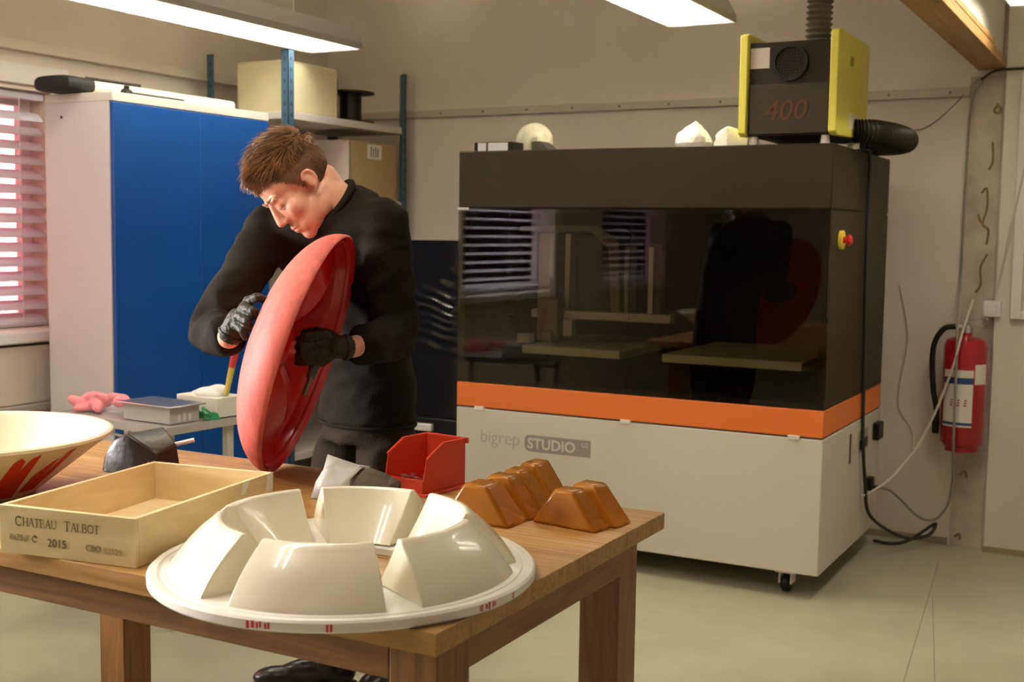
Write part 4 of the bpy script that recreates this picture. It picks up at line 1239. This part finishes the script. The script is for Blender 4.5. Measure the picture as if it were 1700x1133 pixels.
def amber(label, base, rotz, slabs):
    t = thing('amber_block', label, 'block', (*base, BZ + 0.0005), rotz, 'amber resin blocks')
    for (x0, x1, y0, y1, h, sl) in slabs:
        m = MB()
        # leaning slab: bottom rectangle, narrower crest pushed to the left
        vs = [(x0, y0, 0), (x1, y0, 0), (x1, y1, 0), (x0, y1, 0),
              (x0 + sl * 0.75, y0 + 0.016, h), (x1 - sl, y0 + 0.012, h), (x1 - sl, y1 - 0.006, h), (x0 + sl * 0.75, y1 - 0.006, h)]
        m.add(vs, [(0, 3, 2, 1), (4, 5, 6, 7), (0, 1, 5, 4), (1, 2, 6, 5), (2, 3, 7, 6), (3, 0, 4, 7)])
        obj('ridge', m, am, t, bevel=0.008, seg=3)
    return t


amber('long amber resin block with four ridges beside the red bin', (-1.150, 2.120), math.radians(0), [
    (-0.165, 0.0, 0.0, 0.088, 0.080, 0.062), (-0.150, 0.006, 0.084, 0.150, 0.086, 0.060), (-0.145, 0.0, 0.146, 0.215, 0.088, 0.060), (-0.140, 0.002, 0.211, 0.300, 0.092, 0.060)])
amber('short amber resin block with two ridges at the bench edge', (-0.985, 2.178), math.radians(-8), [
    (-0.160, 0.0, 0.0, 0.066, 0.076, 0.064), (-0.150, 0.012, 0.062, 0.130, 0.080, 0.064)])
# ================================================================ red disc held by the man
red_out = mat('red_sanded', (0.54, 0.11, 0.085), 0.6, spec=0.3, var=0.16, vscale=6, stretch=(9, 9, 1), bump=0.05, bscale=60)
red_in = mat('red_gloss', (0.60, 0.008, 0.006), 0.22, coat=0.3)
DC = Vector((-1.849, 2.370, 1.0555))
da = Vector((0.223, 0.217, 0.950)).normalized()
dn = Vector((0.872, 0.391, -0.293))
dn = (dn - da * dn.dot(da)).normalized()
db = dn.cross(da)
DM = Matrix((da, db, dn)).transposed()
DR, DH = 0.308, 0.133
disc = thing('red_disc', 'red sanded dome-shaped shell held on edge by the man', 'shell', DC - da * DR)
prof = []
for k in range(25):
    t = PI / 2 * k / 24
    prof.append((max(0.0005, DR * math.cos(t) ** 0.9), -DH * math.sin(t)))
obj('outer_shell', MB().lathe([(DR - 0.004, 0.003), (DR, 0.0)] + prof[1:], 96, DC, DM), red_out, disc, world=True, smooth=60)
# rim and creased inner face
NR, NA = 22, 144
vs, fs = [], []
RI = DR - 0.004
def inner_h(r, th):
    q = r / RI
    base = -0.088 * math.sqrt(max(0.0, 1 - q ** 2.2))
    w = (th * 6 / (2 * PI)) % 1.0
    ridge = max(0.0, 1 - abs(w - 0.5) / 0.30)
    flute = max(0.0, 1 - min(w, 1 - w) / 0.12)
    env = math.sin(PI * min(1, max(0, (q - 0.16) / 0.72))) ** 0.8
    boss = 0.050 * max(0.0, 1 - (q / 0.24) ** 2)
    return base + 0.042 * ridge * env + 0.012 * flute * env + boss
for i in range(NR):
    q = 1 - i / (NR - 1)
    q = max(0.004, q)
    r = RI * q
    for k in range(NA):
        th = 2 * PI * k / NA
        h = inner_h(r, th)
        if q > 0.94:
            h = 0.003 - 0.020 * (1 - q) / 0.06
        vs.append(DC + DM @ Vector((r * math.cos(th), r * math.sin(th), h)))
for i in range(NR - 1):
    for k in range(NA):
        k2 = (k + 1) % NA
        fs.append((i * NA + k, i * NA + k2, (i + 1) * NA + k2, (i + 1) * NA + k))
obj('inner_shell', MB().add(vs, fs), red_in, disc, world=True, smooth=24)
obj('rim_lip', MB().lathe([(DR - 0.022, -0.014), (DR - 0.020, -0.006), (DR - 0.016, -0.004), (DR - 0.014, -0.010)], 96, DC, DM, closed_prof=True), mat('red_lip', (0.58, 0.02, 0.015), 0.3, coat=0.3), disc, world=True, smooth=50)
obj('hub', MB().lathe([(0.0005, -0.012), (0.022, -0.014), (0.03, -0.03), (0.036, -0.085)], 28, DC, DM), red_in, disc, world=True, smooth=40)

# ================================================================ the man
skin = mat('skin', (0.56, 0.27, 0.18), 0.45, sss=0.12, var=0.07, vscale=35, bump=0.05, bscale=150)
knit = mat('dark_knit', (0.011, 0.0078, 0.0048), 0.85, spec=0.15, var=0.18, vscale=14, bump=0.25, bscale=220)
cloth = mat('trouser_cloth', (0.026, 0.018, 0.011), 0.85, spec=0.15, var=0.15, vscale=9, bump=0.25, bscale=150)
glove_m = mat('nitrile_black', (0.020, 0.017, 0.010), 0.5, spec=0.3, bump=0.35, bscale=130)
leather = mat('shoe_leather', (0.022, 0.015, 0.012), 0.3)
hair_m = mat('hair_auburn', (0.15, 0.065, 0.019), 0.42, var=0.6, vscale=28)
brow_m = mat('brow_hair', (0.20, 0.09, 0.04), 0.6)
J = {'Rsh': (-2.1377, 2.5763, 1.3663), 'Relb': (-2.1644, 2.3636, 1.1009), 'Rwr': (-1.9578, 2.2017, 1.1028), 'Lsh': (-1.8063, 2.6201, 1.3794), 'Lelb': (-1.8015, 2.6841, 1.0783), 'Lwr': (-1.7744, 2.435, 1.0725),
     'Rpalm': (-1.9279, 2.1997, 1.1489), 'Rk1': (-1.8944, 2.1996, 1.1944), 'Rk2': (-1.898, 2.1846, 1.1779), 'Rk3': (-1.9056, 2.1785, 1.1582), 'Rk4': (-1.9161, 2.182, 1.1362),
     'Rm1': (-1.8576, 2.1862, 1.2033), 'Rm2': (-1.859, 2.1708, 1.1718), 'Rm3': (-1.87, 2.1625, 1.148), 'Rm4': (-1.8841, 2.164, 1.1262),
     'Rt1': (-1.849, 2.2015, 1.196), 'Rt2': (-1.8538, 2.1836, 1.1574), 'Rt3': (-1.8672, 2.1738, 1.1321), 'Rt4': (-1.8851, 2.1733, 1.1101),
     'Rth1': (-1.9585, 2.2259, 1.12), 'Rth2': (-1.9765, 2.2747, 1.1351), 'Rth3': (-1.9715, 2.3021, 1.153),
     'Lpalm': (-1.7965, 2.4004, 1.0739), 'Lk1': (-1.8186, 2.3858, 1.105), 'Lk2': (-1.8138, 2.3748, 1.0837), 'Lk3': (-1.8126, 2.3732, 1.0617), 'Lk4': (-1.8159, 2.375, 1.0405),
     'Lm1': (-1.8429, 2.3436, 1.1006), 'Lm2': (-1.8439, 2.3354, 1.0805), 'Lm3': (-1.8427, 2.3339, 1.0601), 'Lm4': (-1.8384, 2.34, 1.0407),
     'Lt1': (-1.8832, 2.3546, 1.0858), 'Lt2': (-1.8843, 2.3465, 1.0685), 'Lt3': (-1.882, 2.346, 1.0508), 'Lt4': (-1.8752, 2.3538, 1.0357),
     'Lth1': (-1.8247, 2.4109, 1.103), 'Lth2': (-1.8699, 2.4212, 1.109), 'Lth3': (-1.9024, 2.4144, 1.1032)}
J = {k: Vector(v) for k, v in J.items()}
HC_ = Vector((-2.0081, 2.5351, 1.473))
HM = Matrix(((0.7851, -0.5263, -0.3265), (-0.5994, -0.5129, -0.6146), (0.156, 0.6782, -0.7181)))
PB = Vector((-2.07, 2.80, 0.0))
INV = Matrix.Translation(-PB)
Lx = Vector((0.97, -0.24, 0.0)).normalized()


def hd(x, y, z):
    return HC_ + HM @ Vector((x, y, z))


def torso(mb, grow=0.0, neck=True):
    secs = [((-2.015, 2.845, 0.81), 0.164, 0.120, 0.0), ((-2.01, 2.84, 0.93), 0.160, 0.118, 0.05), ((-2.005, 2.81, 1.05), 0.152, 0.112, 0.2),
            ((-1.992, 2.785, 1.17), 0.168, 0.116, 0.35), ((-1.982, 2.715, 1.28), 0.182, 0.116, 0.5), ((-1.976, 2.645, 1.365), 0.168, 0.10, 0.6), ((-1.962, 2.615, 1.42), 0.115, 0.078, 0.65)]
    rg = []
    for (c, hw, hdp, tilt) in secs:
        c = Vector(c)
        fwd_ = Vector((-0.24, -0.97, 0)).normalized()
        ax = (Vector((0, 0, 1)) * math.cos(tilt) + fwd_ * math.sin(tilt))
        dpt = (fwd_ - ax * fwd_.dot(ax)).normalized()
        rg.append([c + Lx * (hw + grow) * math.cos(2 * PI * k / 28) + dpt * (hdp + grow) * math.sin(2 * PI * k / 28) for k in range(28)])
    mb.rings(rg)


NB = Vector((-1.945, 2.615, 1.425))
# --- body: one continuous skin from head to feet
mb = MB()
torso(mb, -0.032)
E = lambda c, r, M=None: mb.ellipsoid(hd(*c), r, HM @ (M or Matrix.Identity(3)), 20, 14)
E((0, 0.045, -0.012), (0.075, 0.088, 0.098))
E((0, 0.045, 0.045), (0.060, 0.055, 0.048))
E((0, -0.015, 0.045), (0.058, 0.080, 0.050))
E((0, -0.068, 0.040), (0.054, 0.046, 0.052))
E((0, -0.094, 0.066), (0.028, 0.022, 0.025))
for s in (-1, 1):
    E((s * 0.024, 0.030, 0.086), (0.026, 0.010, 0.011))
    E((s * 0.038, -0.020, 0.062), (0.025, 0.028, 0.023))
    E((s * 0.031, 0.011, 0.080), (0.015, 0.012, 0.010))
    E((s * 0.011, -0.031, 0.099), (0.0095, 0.008, 0.010))
    E((s * 0.045, -0.062, 0.012), (0.016, 0.034, 0.04))
    # ear: bowl with a raised rim and lobe
    tl = Matrix.Rotation(s * 0.35, 3, 'Y') @ Matrix.Rotation(-0.2, 3, 'X')
    E((s * 0.074, -0.002, -0.010), (0.007, 0.025, 0.016), tl)
    ear = [(s * 0.072, -0.029, 0.002), (s * 0.077, -0.025, -0.008), (s * 0.083, -0.008, -0.022), (s * 0.085, 0.011, -0.024), (s * 0.083, 0.024, -0.016), (s * 0.077, 0.024, -0.002), (s * 0.072, 0.010, 0.005)]
    for a, b in zip(ear, ear[1:]):
        mb.capsule(hd(*a), hd(*b), 0.0044, 0.0044, 10)
mb.capsule(hd(0, 0.022, 0.090), hd(0, -0.022, 0.106), 0.0095, 0.0125)
E((0, -0.027, 0.109), (0.0130, 0.0115, 0.011))
E((0, -0.056, 0.088), (0.024, 0.009, 0.012))
E((0, -0.070, 0.086), (0.022, 0.009, 0.012))
mb.capsule(hd(0, -0.055, -0.028), NB, 0.056, 0.064, 20)
mb.capsule(hd(0, -0.03, -0.055), NB + Vector((0, 0.01, -0.02)), 0.045, 0.052, 20)
for s in ('R', 'L'):
    mb.capsule(J[s + 'sh'], J[s + 'elb'], 0.048, 0.038)
    mb.capsule(J[s + 'elb'], J[s + 'wr'], 0.038, 0.027)
    mb.capsule(J[s + 'wr'], J[s + 'palm'], 0.026, 0.024)
hipR, hipL = Vector((-2.10, 2.865, 0.86)), Vector((-1.925, 2.825, 0.86))
kneR, kneL = Vector((-2.13, 2.80, 0.47)), Vector((-1.955, 2.83, 0.47))
ankR, ankL = Vector((-2.135, 2.825, 0.09)), Vector((-1.965, 2.875, 0.09))
for h, k, a in ((hipR, kneR, ankR), (hipL, kneL, ankL)):
    mb.capsule(h - Vector((0, 0.0, 0.06)), k, 0.060, 0.048)
    mb.capsule(k, a, 0.048, 0.036)
me = blend(mb, 'person', 0.0038, 5)
me.transform(INV)
man = obj('person', me, skin)
man.location = PB
tag(man, 'man in dark sweater and black gloves bending over the red disc', 'person')


def worn(name, me, m, label=None):
    me.transform(INV)
    return obj(name, me, m, man, label=label)


from mathutils import noise


def folds(me, amp, sc, seed=0.0, band=None):
    me.update()
    nrm = [v.normal.copy() for v in me.vertices]
    for v, n in zip(me.vertices, nrm):
        p = v.co
        q = Vector((p.x * sc[0], p.y * sc[1], p.z * sc[2])) + Vector((seed, 0, 0))
        a = amp if band is None else amp * band(p)
        f = 1 - abs(noise.noise(q)) * 2.2
        v.co += n * a * (f - 0.35)


# --- sweater
mb = MB()
torso(mb, 0.0)
mb.capsule(J['Rsh'], J['Lsh'], 0.066, 0.066, 18)
for s in ('R', 'L'):
    sh, el, wr = J[s + 'sh'], J[s + 'elb'], J[s + 'wr']
    mb.capsule(sh, el, 0.070, 0.055, 18)
    end = el.lerp(wr, 0.80)
    mb.capsule(el, end, 0.055, 0.044, 18)
    # pushed-up sleeve rolls
    for k in range(5):
        u = 0.22 + k * 0.135
        c = el.lerp(wr, u)
        d = (wr - el).normalized()
        mb.capsule(c - d * 0.006, c + d * 0.006, 0.056 - 0.002 * k, 0.056 - 0.002 * k, 16)
    mb.capsule(J[s + 'sh'], NB + Vector((0, 0.02, -0.03)), 0.062, 0.062)
mb.capsule(J['Rsh'] + Vector((0.02, 0.02, -0.02)), Vector((-2.02, 2.77, 1.18)), 0.07, 0.08)
mb.capsule(J['Lsh'] + Vector((-0.02, 0.02, -0.02)), Vector((-1.95, 2.77, 1.18)), 0.07, 0.08)
nd = (hd(0, -0.055, -0.028) - NB).normalized()
mb.capsule(NB - nd * 0.06, NB - nd * 0.052, 0.09, 0.088, 20)
me = blend(mb, 'sweater', 0.0085, 11)
elbs = [J['Relb'], J['Lelb'], J['Rwr'], J['Lwr']]
folds(me, 0.016, (10, 10, 18), 3.0, lambda p: 0.35 + 0.65 * max(0.0, 1 - min((p - e).length for e in elbs) / 0.22))
sw = worn('sweater', me, knit)
# neckband
ring = []
nd = (hd(0, -0.055, -0.028) - NB).normalized()
for k in range(28):
    a = 2 * PI * k / 28
    e1 = Lx - nd * Lx.dot(nd)
    e1.normalize()
    e2 = nd.cross(e1)
    ring.append(NB + nd * 0.012 + (e1 * 0.067 * math.cos(a) + e2 * 0.069 * math.sin(a)))
cl = obj('neckband', MB().tube(ring, 0.0105, 8, closed=True), knit, sw, smooth=60)
cl.data.transform(INV)

# --- trousers
mb = MB()
rg = []
for (c, hw, hdp) in (((-2.012, 2.845, 0.88), 0.120, 0.080), ((-2.012, 2.845, 0.83), 0.146, 0.104), ((-2.014, 2.845, 0.76), 0.162, 0.116)):
    c = Vector(c)
    dpt = Vector((-0.24, -0.97, 0)).normalized()
    rg.append([c + Lx * hw * math.cos(2 * PI * k / 24) + dpt * hdp * math.sin(2 * PI * k / 24) for k in range(24)])
mb.rings(rg)
for h, k, a in ((hipR, kneR, ankR), (hipL, kneL, ankL)):
    mb.capsule(h - Vector((0, 0, 0.13)), k, 0.090, 0.070, 18)
    mb.capsule(k, a + Vector((0, 0, 0.05)), 0.070, 0.062, 18)
me = blend(mb, 'trousers', 0.009, 4)
folds(me, 0.010, (7, 7, 9), 8.0)
worn('trousers', me, cloth)
zp = obj('belt_line', MB().tube([Vector((-2.013, 2.845, 0.812)) + Lx * 0.160 * math.cos(2 * PI * k / 32) + Vector((-0.24, -0.97, 0)).normalized() * 0.117 * math.sin(2 * PI * k / 32) for k in range(32)], 0.006, 6, closed=True), knit, sw, smooth=60)
zp.data.transform(INV)
zp.name = 'sweater_hem'

# --- gloves
def glove(s, thumb=True):
    mb = MB()
    wr, pa = J[s + 'wr'], J[s + 'palm']
    d = (pa - wr).normalized()
    mb.capsule(wr + d * 0.012, pa, 0.030, 0.027, 16)
    for i in range(1, 5):
        k, m_, t_ = J[s + 'k%d' % i], J[s + 'm%d' % i], J[s + 't%d' % i]
        rr = (0.0112, 0.0118, 0.0112, 0.0100)[i - 1]
        base = pa.lerp(wr, 0.25)
        mb.capsule(base.lerp(k, 0.2), k, 0.017, 0.0135, 12)
        mb.capsule(k, m_, rr * 1.1, rr * 1.02, 12)
        mb.capsule(m_, t_, rr * 1.0, rr * 0.85, 12)
    a, b, c = J[s + 'th1'], J[s + 'th2'], J[s + 'th3']
    mb.capsule(wr.lerp(pa, 0.5), a, 0.020, 0.015, 12)
    mb.capsule(a, b, 0.014, 0.012, 12)
    mb.capsule(b, c, 0.012, 0.010, 12)
    me = blend(mb, 'glove', 0.0027, 2)
    folds(me, 0.0016, (70, 70, 70), 2.0)
    g = worn('glove', me, glove_m, label='black rubber glove')
    cuff = obj('cuff', MB().tube([wr + d * 0.008, wr + d * 0.012, wr + d * 0.017], [0.0325, 0.034, 0.0325], 18, caps=False), glove_m, g, smooth=60)
    cuff.data.transform(INV)
    return g


glove('R')
glove('L')

# --- shoes
def shoe(ank, toe_dir):
    t_ = Vector(toe_dir).normalized()
    sd = Vector((-t_.y, t_.x, 0))
    o0 = Vector((ank.x, ank.y, 0))
    mb = MB()
    Mx = Matrix((t_, sd, Vector((0, 0, 1)))).transposed()
    mb.ellipsoid(o0 + t_ * -0.02 + Vector((0, 0, 0.052)), (0.062, 0.040, 0.048), Mx)
    mb.ellipsoid(o0 + t_ * 0.06 + Vector((0, 0, 0.052)), (0.09, 0.042, 0.042), Mx)
    mb.ellipsoid(o0 + t_ * 0.15 + Vector((0, 0, 0.042)), (0.075, 0.045, 0.032), Mx)
    mb.capsule(o0 + t_ * 0.0 + Vector((0, 0, 0.06)), o0 + Vector((0, 0, 0.115)), 0.042, 0.046)
    me = blend(mb, 'shoe', 0.006, 3)
    s_ = worn('shoe', me, leather)
    pts = []
    for k in range(28):
        a = 2 * PI * k / 28
        x = 0.072 + 0.155 * math.cos(a)
        w = 0.047 * (1 + 0.12 * math.cos(a))
        pts.append((x, w * math.sin(a)))
    lo = [o0 + t_ * x + sd * y + Vector((0, 0, 0.001)) for x, y in pts]
    hi = [o0 + t_ * x + sd * y + Vector((0, 0, 0.020)) for x, y in pts]
    so = obj('sole', MB().rings([lo, hi]), black_pl, s_, smooth=40)
    so.data.transform(INV)
    lc = MB()
    for k in range(4):
        c = o0 + t_ * (0.055 + 0.022 * k) + Vector((0, 0, 0.096 - 0.008 * k))
        lc.cyl(c - sd * 0.022, c + sd * 0.022, 0.0028, seg=6)
    ob = obj('laces', lc, black_pl, s_)
    ob.data.transform(INV)


shoe(ankR, (-0.80, -0.60, 0))
shoe(ankL, (0.1, -1, 0))

# --- hair: a close cap plus short strands combed forward
hv = random.Random(11)
CRC, CRR = Vector((0, 0.045, -0.012)), Vector((0.075, 0.088, 0.098))


def hair_ok(p):
    """p on the cranium, local (left, up, forward)"""
    x, y, z = p
    line = 0.062 + 0.010 * abs(x) / 0.07
    if z > 0.055:
        return y > line + (z - 0.055) * 0.25
    if z > 0.005:
        return y > 0.062 - (0.055 - z) * 1.45 if abs(x) > 0.04 else y > 0.06
    if z > -0.03:
        return y > -0.012 if abs(x) < 0.05 else y > 0.018 - 0.2 * (0.005 - z)
    return y > -0.045 - 0.2 * (z + 0.03)


def top_w(p):
    """1 on the crown, 0 at the clipped sides"""
    return max(0.0, min(1.0, (p.y - 0.055) / 0.05))


cap = MB()
SEG, RG = 150, 100
vs, keep = [], []
for i in range(RG + 1):
    t = -PI / 2 + PI * i / RG
    for k in range(SEG):
        a = 2 * PI * k / SEG
        d = Vector((math.cos(t) * math.cos(a), math.sin(t), math.cos(t) * math.sin(a)))
        p = Vector((CRC.x + CRR.x * d.x, CRC.y + CRR.y * d.y, CRC.z + CRR.z * d.z))
        w = top_w(p)
        lift = 0.0035 + 0.013 * w + 0.004 * noise.noise(p * 55) * w
        vs.append(hd(*(p + d * lift)))
        keep.append(hair_ok(p))
fs = []
for i in range(RG):
    for k in range(SEG):
        q = (i * SEG + k, i * SEG + (k + 1) % SEG, (i + 1) * SEG + (k + 1) % SEG, (i + 1) * SEG + k)
        if all(keep[j] for j in q):
            fs.append(q)
cap.add(vs, fs)
me = cap.mesh('hair', 60)
b = bmesh.new()
b.from_mesh(me)
bmesh.ops.delete(b, geom=[v for v in b.verts if not v.link_faces], context='VERTS')
b.to_mesh(me)
b.free()
hair = worn('hair', me, mat('hair_root', (0.09, 0.04, 0.013), 0.6, var=0.35, vscale=90), label='short auburn hair')
st = MB()
cnt = 0
while cnt < 9000:
    d = Vector((hv.gauss(0, 1), hv.gauss(0, 1), hv.gauss(0, 1))).normalized()
    p = Vector((CRC.x + CRR.x * d.x, CRC.y + CRR.y * d.y, CRC.z + CRR.z * d.z))
    if not hair_ok(p):
        continue
    cnt += 1
    w = top_w(p)
    nrm = Vector((d.x / CRR.x, d.y / CRR.y, d.z / CRR.z)).normalized()
    comb = Vector((-0.25, 0.10, 1.0)) * w + Vector((0, -1.0, 0.25 if p.z > 0 else -0.3)) * (1 - w)
    comb = comb - nrm * comb.dot(nrm)
    if comb.length < 1e-4:
        continue
    comb.normalize()
    comb = (comb + Vector((hv.gauss(0, 0.16), hv.gauss(0, 0.16), hv.gauss(0, 0.16)))).normalized()
    ln = (0.010 + 0.032 * w) * hv.uniform(0.6, 1.25) * (1 + 0.35 * noise.noise(p * 40))
    base = p + nrm * (0.002 + 0.010 * w)
    up_ = (0.55 + 0.5 * max(0.0, p.z / 0.08)) * w + 0.18
    p1 = base + (comb * 0.6 + nrm * up_ * 0.7) * ln * 0.5
    p2 = p1 + (comb * 1.0 + nrm * up_ * 0.12) * ln * 0.55
    sdv = comb.cross(nrm).normalized()
    r0 = 0.0010 + 0.0005 * w
    q = [base + sdv * r0, base - sdv * r0, base + nrm * r0, p1 + sdv * r0 * 0.9, p1 - sdv * r0 * 0.9, p1 + nrm * r0 * 0.9, p2]
    st.add([hd(*v) for v in q], [(0, 1, 4, 3), (1, 2, 5, 4), (2, 0, 3, 5), (3, 4, 6), (4, 5, 6), (5, 3, 6)])
me = bpy.data.meshes.new('hair_strands')
me.from_pydata([tuple(v) for v in st.v], [], st.f)
me.transform(INV)
so = obj('hair_strands', me, hair_m, hair)
tag(so, kind='stuff')
# --- brows, lashes, lips
for s in (-1, 1):
    bw_ = [(s * 0.010, 0.031, 0.0985), (s * 0.024, 0.037, 0.0985), (s * 0.038, 0.036, 0.090), (s * 0.048, 0.030, 0.079)]
    o = obj('eyebrow', MB().tube([hd(*p) for p in bw_], [0.002, 0.0035, 0.003, 0.0012], 6), brow_m, man, smooth=60)
    o.data.transform(INV)
    ls = [(s * 0.019, 0.004, 0.0885), (s * 0.027, 0.0005, 0.0915), (s * 0.036, 0.001, 0.0885), (s * 0.044, 0.005, 0.080)]
    o = obj('eyelashes', MB().tube([hd(*p) for p in ls], 0.0012, 6), brow_m, man, smooth=60)
    o.data.transform(INV)
lip_m = mat('lip', (0.50, 0.18, 0.15), 0.4)
o = obj('lips', MB().ellipsoid(hd(0, -0.0585, 0.0910), (0.018, 0.0044, 0.0090), HM).ellipsoid(hd(0, -0.0680, 0.0895), (0.016, 0.0048, 0.0090), HM), lip_m, man, smooth=60)
o.data.transform(INV)

# --- the scraper in his hand
t = thing('hand_scraper', 'dark grey hand scraper held inside the red disc', 'tool', (-1.861, 2.359, 0.954))
tp0, tp1 = Vector((-1.836, 2.390, 1.060)), Vector((-1.861, 2.359, 0.954))
obj('handle', MB().tube([tp0, tp0.lerp(tp1, 0.3), tp0.lerp(tp1, 0.6)], [0.012, 0.013, 0.010], 12), mat('scraper_dark', (0.05, 0.05, 0.04), 0.5), t, world=True, smooth=50)
obj('blade', MB().bar(tp0.lerp(tp1, 0.55), tp1, 0.024, 0.008), mat('scraper_grey', (0.16, 0.155, 0.13), 0.45), t, world=True, bevel=0.003)
